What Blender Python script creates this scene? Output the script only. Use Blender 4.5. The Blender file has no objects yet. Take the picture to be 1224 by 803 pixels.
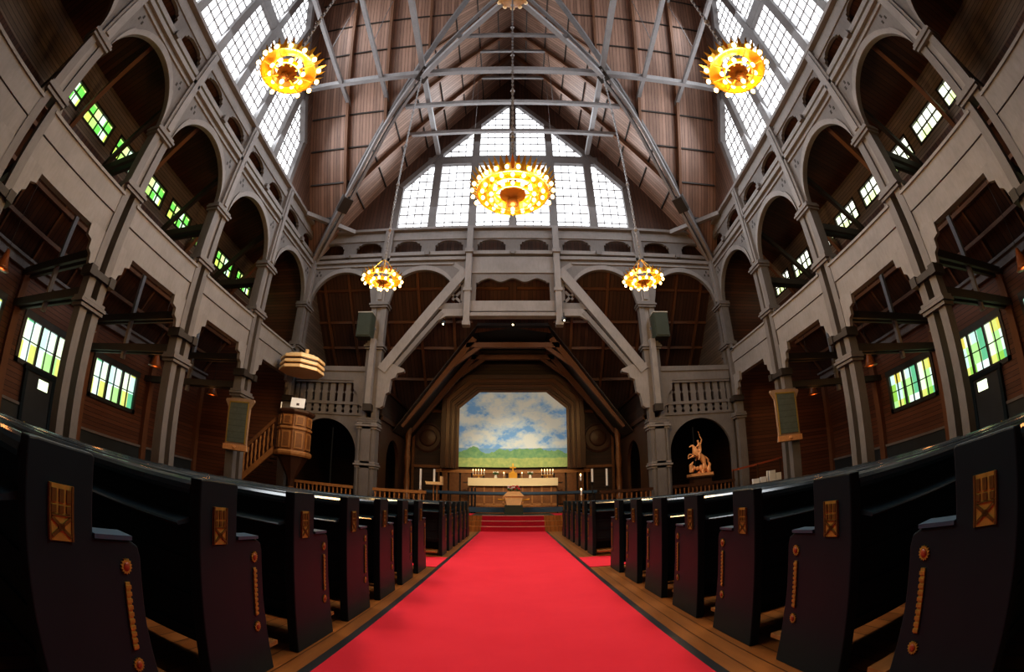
import bpy, bmesh, math, random
from mathutils import Vector, Matrix
random.seed(7)
PI = math.pi
W, D, B, YC = 10.13, 18.27, 4.052, 8.14          # half width of the crossing square, front wall, bay, centre
RIDGE, SL = 26.55, 1.43                           # ridge height, roof slope
COL = bpy.context.scene.collection
ORD = ['first', 'second', 'third', 'fourth', 'fifth', 'sixth', 'seventh', 'eighth', 'ninth', 'tenth']

# ------------------------------------------------------------------ materials
def newmat(name):
    m = bpy.data.materials.new(name); m.use_nodes = True
    nt = m.node_tree; nt.nodes.clear()
    out = nt.nodes.new('ShaderNodeOutputMaterial')
    return m, nt, out
def N(nt, t, **k):
    n = nt.nodes.new(t)
    for a, b in k.items():
        if a.startswith('i_'): n.inputs[a[2:].replace('_', ' ')].default_value = b
        else: setattr(n, a, b)
    return n
def mth(nt, op, a, b=None, c=None):
    n = nt.nodes.new('ShaderNodeMath'); n.operation = op
    for i, v in enumerate((a, b, c)):
        if v is None: continue
        if isinstance(v, (int, float)): n.inputs[i].default_value = v
        else: nt.links.new(v, n.inputs[i])
    return n.outputs[0]
def mixc(nt, f, a, b, mode='MIX'):
    n = nt.nodes.new('ShaderNodeMix'); n.data_type = 'RGBA'; n.blend_type = mode
    for s, v in ((n.inputs[0], f), (n.inputs[6], a), (n.inputs[7], b)):
        if isinstance(v, (int, float)): s.default_value = v
        elif isinstance(v, tuple): s.default_value = v if len(v) == 4 else v + (1,)
        else: nt.links.new(v, s)
    return n.outputs[2]
def bsdf(nt, out, col, rough=.6, metal=0, spec=.5):
    p = nt.nodes.new('ShaderNodeBsdfPrincipled')
    if isinstance(col, tuple): p.inputs['Base Color'].default_value = col + (1,)
    else: nt.links.new(col, p.inputs['Base Color'])
    p.inputs['Roughness'].default_value = rough; p.inputs['Metallic'].default_value = metal
    p.inputs['Specular IOR Level'].default_value = spec
    nt.links.new(p.outputs[0], out.inputs[0]); return p
def objco(nt, sep=True):
    t = nt.nodes.new('ShaderNodeTexCoord')
    if not sep: return t.outputs['Object']
    s = nt.nodes.new('ShaderNodeSeparateXYZ'); nt.links.new(t.outputs['Object'], s.inputs[0])
    return s.outputs
def noise(nt, scale, vec=None, detail=3, rough=.6):
    n = N(nt, 'ShaderNodeTexNoise'); n.inputs['Scale'].default_value = scale; n.inputs['Detail'].default_value = detail
    n.inputs['Roughness'].default_value = rough
    nt.links.new(vec if vec is not None else objco(nt, False), n.inputs['Vector']); return n.outputs[0]
def stretch(nt, sc):
    m = N(nt, 'ShaderNodeMapping'); m.inputs['Scale'].default_value = sc
    nt.links.new(objco(nt, False), m.inputs[0]); return m.outputs[0]
def flat(name, col, rough=.6, metal=0, spec=.5, var=.25, nscale=3):
    m, nt, out = newmat(name)
    n = noise(nt, nscale)
    c2 = tuple(x*(1-var) for x in col); c1 = tuple(min(1, x*(1+var)) for x in col)
    p = bsdf(nt, out, mixc(nt, n, c2, c1), rough, metal, spec)
    return m
def boards(name, axis, pitch, ca, cb, rough=.55, groove=.1, stretchdir=None):
    """tongue-and-groove boards: per-board tint, dark grooves, grain"""
    m, nt, out = newmat(name)
    s = objco(nt); u = mth(nt, 'DIVIDE', s[axis], pitch)
    fr = mth(nt, 'FRACT', u); fl = mth(nt, 'FLOOR', u)
    wn = N(nt, 'ShaderNodeTexWhiteNoise', noise_dimensions='1D'); nt.links.new(fl, wn.inputs['W'])
    g = mth(nt, 'GREATER_THAN', mth(nt, 'ABSOLUTE', mth(nt, 'SUBTRACT', fr, .5)), .5-groove/2)
    sc = [1.2, 1.2, 1.2]; sc[axis] = 9
    n = noise(nt, 1.5, stretch(nt, tuple(sc)))
    f = mth(nt, 'ADD', mth(nt, 'MULTIPLY', wn.outputs[0], .55), mth(nt, 'MULTIPLY', n, .6))
    c = mixc(nt, f, ca, cb)
    c = mixc(nt, g, c, tuple(x*.22 for x in ca))
    p = bsdf(nt, out, c, rough)
    b = N(nt, 'ShaderNodeBump'); b.inputs['Strength'].default_value = .5; b.inputs['Distance'].default_value = .02
    nt.links.new(mth(nt, 'SUBTRACT', 1, g), b.inputs['Height']); nt.links.new(b.outputs[0], p.inputs['Normal'])
    return m
def emis(name, col, st, sampling=True):
    m, nt, out = newmat(name)
    e = N(nt, 'ShaderNodeEmission'); e.inputs[0].default_value = col + (1,); e.inputs[1].default_value = st
    nt.links.new(e.outputs[0], out.inputs[0])
    if not sampling: m.cycles.emission_sampling = 'NONE'
    return m

M = {}
def timber(name, ca, cb, rough=.6):
    m, nt, out = newmat(name)
    n = noise(nt, 1.1, detail=5); n2 = noise(nt, 14, stretch(nt, (1, 1, .25)), 2)
    f = mth(nt, 'ADD', mth(nt, 'MULTIPLY', n, .7), mth(nt, 'MULTIPLY', n2, .35))
    p = bsdf(nt, out, mixc(nt, f, ca, cb), rough)
    return m
M['timber'] = timber('weathered_grey_timber', (.078, .070, .069), (.24, .222, .217))
M['timber_lt'] = timber('pale_grey_timber', (.125, .114, .112), (.33, .310, .305))
M['timber_dk'] = timber('dark_stained_timber', (.02, .016, .013), (.05, .038, .03))
M['timber_br'] = timber('brown_stained_timber', (.085, .036, .017), (.20, .09, .042))
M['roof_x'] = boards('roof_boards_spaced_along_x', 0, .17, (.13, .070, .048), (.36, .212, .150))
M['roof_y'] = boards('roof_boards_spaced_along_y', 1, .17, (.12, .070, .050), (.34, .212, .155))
M['wall_x'] = boards('vertical_boards_front', 0, .19, (.045, .020, .013), (.11, .055, .036))
M['wall_y'] = boards('vertical_boards_side', 1, .19, (.060, .032, .022), (.16, .09, .065))
M['wall_z'] = boards('horizontal_boards_brown', 2, .17, (.060, .022, .011), (.155, .060, .029))
M['wall_zg'] = boards('horizontal_boards_grey', 2, .15, (.10, .078, .062), (.24, .185, .15))
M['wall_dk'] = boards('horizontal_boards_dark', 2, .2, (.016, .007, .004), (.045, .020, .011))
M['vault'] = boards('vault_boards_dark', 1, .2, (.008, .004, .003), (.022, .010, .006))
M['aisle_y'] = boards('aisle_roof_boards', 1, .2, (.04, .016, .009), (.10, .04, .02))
M['dado'] = flat('blue_grey_dado_paint', (.028, .036, .042), .45)
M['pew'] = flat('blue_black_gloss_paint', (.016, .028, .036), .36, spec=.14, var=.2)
M['pew_lt'] = flat('glint_lightened_pew_paint', (.022, .040, .052), .17, spec=1.0, var=.2)  # glossier pew paint, its colour lightened to paint in rail glints
M['carve'] = flat('dark_gold_carving', (.11, .065, .012), .5, .2, var=.4, nscale=40)  # darker gold for the brown carved pattern of the plaque
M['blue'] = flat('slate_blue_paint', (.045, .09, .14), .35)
M['gold'] = flat('aged_gilding', (.36, .25, .055), .5, .25, var=.35, nscale=30)
M['goldb'] = flat('bright_brass', (.95, .55, .10), .28, .9, var=.15)
M['bowl'] = flat('dark_bronze', (.08, .03, .008), .4, .5)
M['rust'] = flat('red_brown_enamel', (.30, .07, .03), .4)
M['wood'] = flat('carved_oak', (.20, .085, .03), .38, var=.45, nscale=7)
M['woodlt'] = flat('pale_pine', (.80, .55, .28), .45, var=.15, nscale=7)
M['woodmid'] = flat('honey_oak', (.36, .17, .06), .38, var=.35, nscale=8)
M['darkwood'] = flat('dark_oak', (.055, .022, .010), .4, var=.4, nscale=6)
M['mould'] = flat('dark_polished_moulding', (.10, .042, .018), .3)
M['black'] = flat('black_iron', (.012, .012, .014), .4)
M['white'] = flat('white_wax', (.82, .80, .76), .5, var=.05)
M['cloth'] = flat('cream_linen', (.80, .66, .40), .8, var=.08, nscale=20)
M['paper'] = flat('white_paper', (.8, .8, .8), .7, var=.03)
M['leaf'] = flat('green_leaves', (.05, .11, .03), .6, var=.5, nscale=40)
M['flower_r'] = flat('red_petals', (.55, .03, .05), .6, var=.3, nscale=40)
M['flower_w'] = flat('white_petals', (.75, .70, .68), .6, var=.1, nscale=40)
M['gilt'] = flat('gilded_carving', (.72, .36, .16), .5, .15, var=.3, nscale=12)
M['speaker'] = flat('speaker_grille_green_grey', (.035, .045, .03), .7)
M['speakertop'] = flat('speaker_case_grey', (.35, .34, .30), .6)
M['frame'] = flat('sign_frame_wood', (.36, .24, .16), .6, var=.25, nscale=8)
M['shade_out'] = flat('amber_glass_shade', (.30, .10, .03), .4)
M['bulb'] = emis('warm_bulb_glass', (1.0, .62, .20), 9, False)
M['glow'] = emis('amber_shade_glow', (1.0, .22, .03), 2.6, False)
M['sconce'] = emis('spot_lamp_glass', (1.0, .82, .5), 9, False)
M['flame'] = emis('candle_flame', (1.0, .6, .2), 10, False)

def glass(name, col, st, tint=None, cell=(.3, .3, .3), seed=0):
    m, nt, out = newmat(name)
    e = N(nt, 'ShaderNodeEmission'); e.inputs[1].default_value = st
    if tint is None:
        n = noise(nt, .35); nt.links.new(mixc(nt, n, tuple(x*.9 for x in col), col), e.inputs[0])
    else:
        s = objco(nt)
        cb = N(nt, 'ShaderNodeCombineXYZ')
        for i in range(3):
            if cell[i]: nt.links.new(mth(nt, 'FLOOR', mth(nt, 'DIVIDE', mth(nt, 'ADD', s[i], seed*.01), cell[i])), cb.inputs[i])
        wn = N(nt, 'ShaderNodeTexWhiteNoise'); nt.links.new(cb.outputs[0], wn.inputs['Vector'])
        cr = N(nt, 'ShaderNodeValToRGB'); cr.color_ramp.interpolation = 'CONSTANT'
        els = cr.color_ramp.elements
        while len(els) < len(tint): els.new(1)
        for k, c in enumerate(tint):
            els[k].position = k/len(tint); els[k].color = c + (1,)
        nt.links.new(wn.outputs[0], cr.inputs[0])
        n = noise(nt, 4); nt.links.new(mixc(nt, .6, cr.outputs[0], mixc(nt, n, (.55, .6, .5), (1, 1, 1)), 'MULTIPLY'), e.inputs[0])
    nt.links.new(e.outputs[0], out.inputs[0]); return m
SKYW = 2.3
M['sky'] = glass('bright_daylight_glass', (.93, .96, 1.0), SKYW)
M['sky_b'] = glass('rear_daylight_glass', (.93, .96, 1.0), 1.2)
GL_UP = [(.35, .75, .12), (.75, .95, .35), (.16, .62, .10), (.72, 1, .75), (.45, .85, .2), (.6, .8, .15)]
GL_RT = [(.8, .95, .55), (.95, 1, .85), (.7, .85, .35), (1, 1, .9), (.85, .95, .6)]
GL_LO = [(.72, .98, .85), (.62, .95, .8), (.85, 1, .72), (.45, .78, .3), (.8, 1, .95), (.15, .5, .28), (.7, .72, .2)]
M['g_up'] = glass('green_leaded_glass', None, 1.35, GL_UP, (0, .333, .35), 3)
M['g_upr'] = glass('pale_leaded_glass', None, 1.9, GL_RT, (0, .333, .35), 5)
M['g_lo'] = glass('mint_leaded_glass', None, 1.1, GL_LO, (0, .37, .72), 7)
M['g_lor'] = glass('mint_yellow_leaded_glass', None, 1.05, GL_LO + [(.7, .6, .12), (.3, .6, .1)], (0, .37, .72), 41)

def carpet(name, ca, cb):
    m, nt, out = newmat(name)
    n = noise(nt, 240, detail=2); n2 = noise(nt, 1.2, detail=4)
    f = mth(nt, 'ADD', mth(nt, 'MULTIPLY', n, .5), mth(nt, 'MULTIPLY', n2, .5))
    p = bsdf(nt, out, mixc(nt, f, ca, cb), .95, spec=.1)
    b = N(nt, 'ShaderNodeBump'); b.inputs['Strength'].default_value = .3; b.inputs['Distance'].default_value = .005
    nt.links.new(n, b.inputs['Height']); nt.links.new(b.outputs[0], p.inputs['Normal'])
    return m
M['carpet'] = carpet('red_carpet_pile', (.50, .018, .038), (.74, .052, .078))
M['carpet_st'] = carpet('painted_shade_red_stair_carpet', (.26, .006, .02), (.42, .02, .04))  # shade on the steps is put into this darker carpet colour
def floorwood():
    m, nt, out = newmat('varnished_pine_floor')
    s = objco(nt); u = mth(nt, 'DIVIDE', s[0], .14); fl = mth(nt, 'FLOOR', u)
    wn = N(nt, 'ShaderNodeTexWhiteNoise', noise_dimensions='1D'); nt.links.new(fl, wn.inputs['W'])
    g = mth(nt, 'GREATER_THAN', mth(nt, 'ABSOLUTE', mth(nt, 'SUBTRACT', mth(nt, 'FRACT', u), .5)), .47)
    n = noise(nt, 2.5, stretch(nt, (7, .7, 1)), 5)
    c = mixc(nt, mth(nt, 'ADD', mth(nt, 'MULTIPLY', wn.outputs[0], .4), mth(nt, 'MULTIPLY', n, .7)), (.13, .045, .012), (.42, .18, .055))
    c = mixc(nt, g, c, (.03, .01, .004))
    bsdf(nt, out, c, .28); return m
M['floor'] = floorwood()
def painting():
    """a plain generic cloud-and-meadow landscape in the painting's colours"""
    m, nt, out = newmat('painted_landscape')
    s = objco(nt)
    z = s[2]; x = s[0]
    n = noise(nt, .75, stretch(nt, (1, 1, 1.5)), 6, .62)
    cr = N(nt, 'ShaderNodeValToRGB'); e = cr.color_ramp.elements
    e[0].position = .40; e[0].color = (.17, .36, .62, 1); e[1].position = .56; e[1].color = (.60, .64, .60, 1)
    k = e.new(.47); k.color = (.42, .54, .62, 1)
    nt.links.new(n, cr.inputs[0])
    sky = cr.outputs[0]
    n3 = noise(nt, 5, detail=4)
    # hills band, meadow, grove
    hill = mixc(nt, n3, (.12, .28, .46), (.25, .42, .55))
    mead = mixc(nt, mth(nt, 'MULTIPLY_ADD', n3, 2.2, -.6), (.24, .36, .13), (.46, .50, .17))
    dx = mth(nt, 'MULTIPLY_ADD', noise(nt, 2.2, detail=3), .5, -.25)
    top = mth(nt, 'ADD', 4.28, mth(nt, 'MULTIPLY', dx, .5))
    col = mixc(nt, mth(nt, 'LESS_THAN', z, mth(nt, 'ADD', 4.02, mth(nt, 'MULTIPLY', dx, .15))), sky, hill)
    col = mixc(nt, mth(nt, 'LESS_THAN', z, mth(nt, 'ADD', 3.72, mth(nt, 'MULTIPLY', dx, .5))), col, mead)
    low = noise(nt, .9, stretch(nt, (1, 1, .05)), 4)
    grove = mth(nt, 'MULTIPLY', mth(nt, 'LESS_THAN', z, mth(nt, 'MULTIPLY_ADD', low, 1.3, 3.25)), mth(nt, 'GREATER_THAN', z, mth(nt, 'MULTIPLY_ADD', dx, .3, 3.5)))
    trees = mixc(nt, mth(nt, 'MULTIPLY_ADD', n3, 2.0, -.5), (.10, .26, .14), (.26, .42, .17))
    col = mixc(nt, grove, col, trees)
    p = bsdf(nt, out, col, .7)
    nt.links.new(col, p.inputs['Emission Color']); p.inputs['Emission Strength'].default_value = .22   # canvas glows faintly by itself, light added to its colour
    return m
M['painting'] = painting()
M['step_hl'] = flat('painted_step_highlight', (.55, .30, .28), .4)  # pale colour painting the highlights along the step edges
def slate():
    m, nt, out = newmat('slate_number_board')
    s = objco(nt)
    gx = mth(nt, 'GREATER_THAN', mth(nt, 'ABSOLUTE', mth(nt, 'SUBTRACT', mth(nt, 'FRACT', mth(nt, 'DIVIDE', s[2], .22)), .5)), .45)
    n = noise(nt, 8)
    c = mixc(nt, n, (.075, .095, .085), (.15, .18, .155))
    c = mixc(nt, mth(nt, 'MULTIPLY', gx, .5), c, (.05, .06, .055))
    bsdf(nt, out, c, .5); return m
M['slate'] = slate()

# ------------------------------------------------------------------ mesh builder
class MB:
    def __init__(s, f=None): s.v = []; s.f = []; s.map = f
    def _add(s, vs, fs):
        o = len(s.v)
        if s.map: vs = [s.map(*p) for p in vs]
        s.v += [tuple(p) for p in vs]; s.f += [tuple(i+o for i in f) for f in fs]
    def box(s, a, b):
        x0, y0, z0 = a; x1, y1, z1 = b
        s._add([(x0,y0,z0),(x1,y0,z0),(x1,y1,z0),(x0,y1,z0),(x0,y0,z1),(x1,y0,z1),(x1,y1,z1),(x0,y1,z1)],
               [(0,3,2,1),(4,5,6,7),(0,1,5,4),(1,2,6,5),(2,3,7,6),(3,0,4,7)]); return s
    def cbox(s, c, d): return s.box(tuple(c[i]-d[i]/2 for i in range(3)), tuple(c[i]+d[i]/2 for i in range(3)))
    def bar(s, p, q, w, h, up=(0, 0, 1)):
        p = Vector(p); q = Vector(q); d = (q-p).normalized(); u = Vector(up)
        if abs(d.dot(u)) > .98: u = Vector((0, 1, 0))
        r = d.cross(u).normalized(); u = r.cross(d)
        vs = []
        for e in (p, q):
            for a, b in ((-1,-1),(1,-1),(1,1),(-1,1)): vs.append(e + r*a*w/2 + u*b*h/2)
        s._add([tuple(v) for v in vs], [(0,3,2,1),(4,5,6,7),(0,1,5,4),(1,2,6,5),(2,3,7,6),(3,0,4,7)]); return s
    def prism(s, poly, t0, t1, order='xzy'):
        """2-D polygon (a,b) extruded along the third axis from t0 to t1"""
        n = len(poly)
        def P(a, b, t):
            d = {order[0]: a, order[1]: b, order[2]: t}; return (d['x'], d['y'], d['z'])
        s._add([P(a, b, t0) for a, b in poly] + [P(a, b, t1) for a, b in poly],
               [tuple(range(n)), tuple(range(2*n-1, n-1, -1))] + [(i, (i+1) % n, n+(i+1) % n, n+i) for i in range(n)]); return s
    def strip(s, us, lo, hi, w0, w1):
        """panel between lo(u) and hi(u), thickness w0..w1 (coordinates u,w,v)"""
        us = list(us); n = len(us); vs = []
        for u in us:
            a = lo(u) if callable(lo) else lo; b = hi(u) if callable(hi) else hi
            b = max(b, a+.001)
            vs += [(u, w0, a), (u, w1, a), (u, w1, b), (u, w0, b)]
        fs = []
        for i in range(n-1):
            a = 4*i; b = a+4
            for k in range(4): fs.append((a+k, a+(k+1) % 4, b+(k+1) % 4, b+k))
        fs += [(0, 3, 2, 1), (4*n-4, 4*n-3, 4*n-2, 4*n-1)]
        s._add(vs, fs); return s
    def tube(s, pts, r, n=8):
        pts = [Vector(p) for p in pts]; rs = r if isinstance(r, (list, tuple)) else [r]*len(pts)
        vs = []; prev = None
        for i, p in enumerate(pts):
            d = (pts[min(i+1, len(pts)-1)]-pts[max(i-1, 0)]).normalized()
            u = prev if prev is not None else (Vector((0,0,1)) if abs(d.z) < .9 else Vector((1,0,0)))
            a = d.cross(u).normalized(); b = a.cross(d).normalized(); prev = b
            for k in range(n):
                t = 2*PI*k/n; vs.append(tuple(p + (a*math.cos(t)+b*math.sin(t))*rs[i]))
        fs = [tuple(range(n-1, -1, -1)), tuple(range((len(pts)-1)*n, len(pts)*n))]
        for i in range(len(pts)-1):
            for k in range(n): fs.append((i*n+k, i*n+(k+1) % n, (i+1)*n+(k+1) % n, (i+1)*n+k))
        s._add(vs, fs); return s
    def lathe(s, prof, c=(0,0,0), n=16, ph=0):
        vs = []; m = len(prof)
        for r, z in prof:
            for k in range(n):
                t = 2*PI*k/n+ph; vs.append((c[0]+r*math.cos(t), c[1]+r*math.sin(t), c[2]+z))
        fs = [tuple(range(n-1, -1, -1)), tuple(range((m-1)*n, m*n))]
        for i in range(m-1):
            for k in range(n): fs.append((i*n+k, i*n+(k+1) % n, (i+1)*n+(k+1) % n, (i+1)*n+k))
        s._add(vs, fs); return s
    def ball(s, c, r, n=8, m=5, sq=(1,1,1)):
        vs = [(c[0], c[1], c[2]-r*sq[2])]
        for i in range(1, m):
            a = -PI/2+PI*i/m
            for k in range(n):
                t = 2*PI*k/n; vs.append((c[0]+r*sq[0]*math.cos(a)*math.cos(t), c[1]+r*sq[1]*math.cos(a)*math.sin(t), c[2]+r*sq[2]*math.sin(a)))
        vs.append((c[0], c[1], c[2]+r*sq[2])); L = len(vs)-1
        fs = [(0, 1+(k+1) % n, 1+k) for k in range(n)]
        for i in range(m-2):
            for k in range(n): a = 1+i*n; fs.append((a+k, a+(k+1) % n, a+n+(k+1) % n, a+n+k))
        a = 1+(m-2)*n; fs += [(a+k, a+(k+1) % n, L) for k in range(n)]
        s._add(vs, fs); return s
    def build(s, name, mat, parent=None, smooth=False, loc=None):
        me = bpy.data.meshes.new(name); me.from_pydata(s.v, [], s.f)
        bm = bmesh.new(); bm.from_mesh(me); bmesh.ops.recalc_face_normals(bm, faces=bm.faces); bm.to_mesh(me); bm.free()
        me.materials.append(M[mat] if isinstance(mat, str) else mat)
        if smooth:
            for p in me.polygons: p.use_smooth = True
        o = bpy.data.objects.new(name, me); COL.objects.link(o)
        if parent: o.parent = parent
        if loc: o.location = loc
        return o
def empty(name, loc=(0,0,0)):
    o = bpy.data.objects.new(name, None); COL.objects.link(o); o.location = loc; o.empty_display_size = .2; return o
def tag(o, label, cat, group=None, kind=None):
    o['label'] = label; o['category'] = cat
    if group: o['group'] = group
    if kind: o['kind'] = kind
    return o
def struct(o, label=None, cat=None):
    o['kind'] = 'structure'
    if label: o['label'] = label
    if cat: o['category'] = cat
    return o
def copy_tree(o, parent=None):
    c = o.copy(); COL.objects.link(c)
    if parent: c.parent = parent
    for ch in list(o.children): copy_tree(ch, c)
    return c
def lin(a, b, n): return [a+(b-a)*i/n for i in range(n+1)]

# wall frames: u along the wall, w out of the wall plane towards the nave, v up
def FL(u, w, v): return (-W+w, u, v)
def FR(u, w, v): return (W-w, u, v)
def FF(u, w, v): return (u, D-w, v)
def FB(u, w, v): return (u, -1.99+w, v)

# ------------------------------------------------------------------ shell
M['fl'] = M['floor']
o = MB().box((-16.3, -7, -.2), (16.3, 25, 0)).build('floor', 'floor'); struct(o, 'varnished brown pine floorboards of the church', 'floor')
for sgn, nm, side in ((-1, 'wall_left', 'left'), (1, 'wall_right', 'right')):
    r = empty(nm); struct(r, 'boarded outer wall of the aisle on the %s side' % side, 'wall')
    f = lambda x0, x1: (min(sgn*x0, sgn*x1), max(sgn*x0, sgn*x1))
    # lower outer wall with window holes (x = 16)
    def seg(mb, y0, y1, z0, z1, xa=16, xb=16.25):
        a, b = f(xa, xb); mb.box((a, y0, z0), (b, y1, z1))
    mb = MB(); ys = [-7]
    for cy in (0, 4.07, 8.12, 12.17): ys += [cy-1.42, cy+1.42]
    ys.append(25)
    seg(mb, -7, 25, 0, 3.0); seg(mb, -7, 25, 4.58, 6.5)
    for i in range(0, len(ys), 2): seg(mb, ys[i], ys[i+1], 3.0, 4.58)
    mb.build('board_wall', 'wall_z', r)
    mb = MB(); seg(mb, -7, 25, 0, 1.62, 15.9, 16); mb.build('dado_panel', 'dado', r)
    mb = MB(); seg(mb, -7, 25, 1.6, 1.7, 15.84, 16.05); mb.build('dado_rail', 'timber', r)
    mb = MB(); seg(mb, -7, 25, 5.8, 6.1, 15.8, 16.05); seg(mb, -7, 25, 6.1, 6.2, 15.65, 16.05); mb.build('cornice', 'timber', r)
    for k, cy in enumerate((-2, 2.06, 6.12, 10.3, 14.4, 18.4)):
        mb = MB(); seg(mb, cy-.16, cy+.16, 0, 5.85, 15.75, 16.02); mb.build('pilaster', 'timber_br', r)
    # clerestory wall of the aisle (x = 13.5)
    mb = MB(); seg(mb, -7, 25, 9.35, 10.2, 13.5, 13.7); seg(mb, -7, 25, 11.05, 12.2, 13.5, 13.7)
    ys = [-7]
    for cy in (4.07, 8.12, 12.17, 16.2): ys += [cy-1.77, cy-.22, cy+.22, cy+1.77]
    ys.append(25)
    for i in range(0, len(ys), 2): seg(mb, ys[i], ys[i+1], 10.2, 11.05, 13.5, 13.7)
    mb.build('clerestory_boards', 'wall_zg', r)
    mb = MB(); seg(mb, -7, 25, 9.2, 9.45, 13.3, 13.6); seg(mb, -7, 25, 9.6, 9.68, 13.42, 13.6); mb.build('clerestory_cornice', 'timber_br', r)
    # lean-to roof from the outer wall to the clerestory wall
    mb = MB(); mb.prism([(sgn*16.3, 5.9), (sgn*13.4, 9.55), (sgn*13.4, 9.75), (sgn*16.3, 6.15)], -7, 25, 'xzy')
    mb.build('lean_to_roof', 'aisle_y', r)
    mb = MB()
    for k in range(1, 4):
        x = 16-k*.75; z = 6.1+k*.94
        a, b = f(x-.06, x+.06); mb.box((a, -7, z-.16), (b, 25, z-.02))
    for j in range(-3, 12): mb.bar((sgn*16, 2.03*j+.02, 6.05), (sgn*13.5, 2.03*j+.02, 9.45), .09, .12)
    mb.build('lean_to_rafter', 'timber_br', r)
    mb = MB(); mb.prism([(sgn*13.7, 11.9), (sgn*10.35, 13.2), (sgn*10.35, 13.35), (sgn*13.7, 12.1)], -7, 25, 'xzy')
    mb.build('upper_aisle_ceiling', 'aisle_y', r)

for sgn in (-1, 1):
    x0, x1 = sorted((sgn*10.35, sgn*10.5))
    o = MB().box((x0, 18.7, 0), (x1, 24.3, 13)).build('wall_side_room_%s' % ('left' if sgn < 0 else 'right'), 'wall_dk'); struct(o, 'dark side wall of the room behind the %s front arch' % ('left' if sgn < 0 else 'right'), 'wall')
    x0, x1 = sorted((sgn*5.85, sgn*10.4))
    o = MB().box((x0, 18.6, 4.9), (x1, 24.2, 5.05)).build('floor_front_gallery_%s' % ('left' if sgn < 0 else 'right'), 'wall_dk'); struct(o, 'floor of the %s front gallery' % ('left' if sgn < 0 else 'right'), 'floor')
o = MB().box((-16.5, -7.3, -.3), (16.5, 25.3, -.22)).build('ground', 'dado'); struct(o, 'ground under the church', 'ground')
# end walls of the aisles beyond the front wall line, and the rear wall behind the camera
for sgn, nm in ((-1, 'wall_aisle_end_left'), (1, 'wall_aisle_end_right')):
    x0, x1 = sorted((sgn*10.4, sgn*16.2))
    o = MB().box((x0, 18.5, 0), (x1, 18.7, 13)).build(nm, 'wall_z'); struct(o, 'brown boarded end wall of the %s aisle' % ('left' if sgn < 0 else 'right'), 'wall')
    # boarded cheek beside the front gallery
    x0, x1 = sorted((sgn*10.2, sgn*10.35))
    o = MB().box((x0, 18.5, 5), (x1, 24.2, 12.6)).build('wall_gallery_cheek_%s' % ('left' if sgn < 0 else 'right'), 'wall_zg'); struct(o, 'grey boarded cheek wall of the %s front gallery' % ('left' if sgn < 0 else 'right'), 'wall')
o = MB().box((-16.3, -7.2, 0), (16.3, -7, 14)).build('wall_back', 'wall_z'); struct(o, 'boarded rear wall', 'wall')
o = MB().box((-10.3, -2.2, 12), (10.3, -2.0, 13.9)).build('wall_back_upper', 'wall_y'); struct(o, 'boarded band above the rear gallery', 'wall')
o = MB().box((-10.4, -7.1, 12.6), (10.4, -1.9, 12.8)).build('ceiling_rear_gallery', 'aisle_y'); struct(o, 'boarded ceiling behind the crossing', 'ceiling')

# ------------------------------------------------------------------ main roof: eight boarded triangles of the cross gables
roof = empty('ceiling'); struct(roof, 'steep boarded cross-gable roof over the crossing', 'ceiling')
def roofz(r): return RIDGE-SL*abs(r)
def rp(ax, s1, s2, a, r, dz=0):
    """point on an arm: ax 'f','b','l','r'; a = distance across the ridge, r = distance from the centre"""
    z = roofz(a)+dz
    if ax == 'f': return (s1*a, YC+r, z)
    if ax == 'b': return (s1*a, YC-r, z)
    if ax == 'l': return (-r, YC+s1*a, z)
    return (r, YC+s1*a, z)
for ax in 'fblr':
    for s1 in (-1, 1):
        mb = MB()
        A = rp(ax, s1, 0, 10.3, 10.3); Bp = rp(ax, s1, 0, 0, 10.3); C = rp(ax, s1, 0, 0, 0)
        up = Vector((0, 0, .15))
        P = [Vector(p) for p in (A, Bp, C)]
        mb._add([tuple(p) for p in P]+[tuple(p+up) for p in P], [(0,1,2),(3,5,4),(0,3,4,1),(1,4,5,2),(2,5,3,0)])
        mb.build('roof_slope', 'roof_y' if ax in 'fb' else 'roof_x', roof)
        # rafters and battens on the underside
        mb = MB()
        for k in range(1, 6):
            r = 2.026*k
            if r > 10: continue
            mb.bar(rp(ax, s1, 0, 0.05, r, -.08), rp(ax, s1, 0, r, r, -.08), .11, .14)
        mb.build('rafter', 'timber_br', roof)
        mb = MB()
        for k in range(1, 10):
            a = k*1.0-.2
            mb.bar(rp(ax, s1, 0, a, a, -.05), rp(ax, s1, 0, a, 10.1, -.05), .05, .09)
        mb.build('purlin', 'timber_dk', roof)

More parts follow.
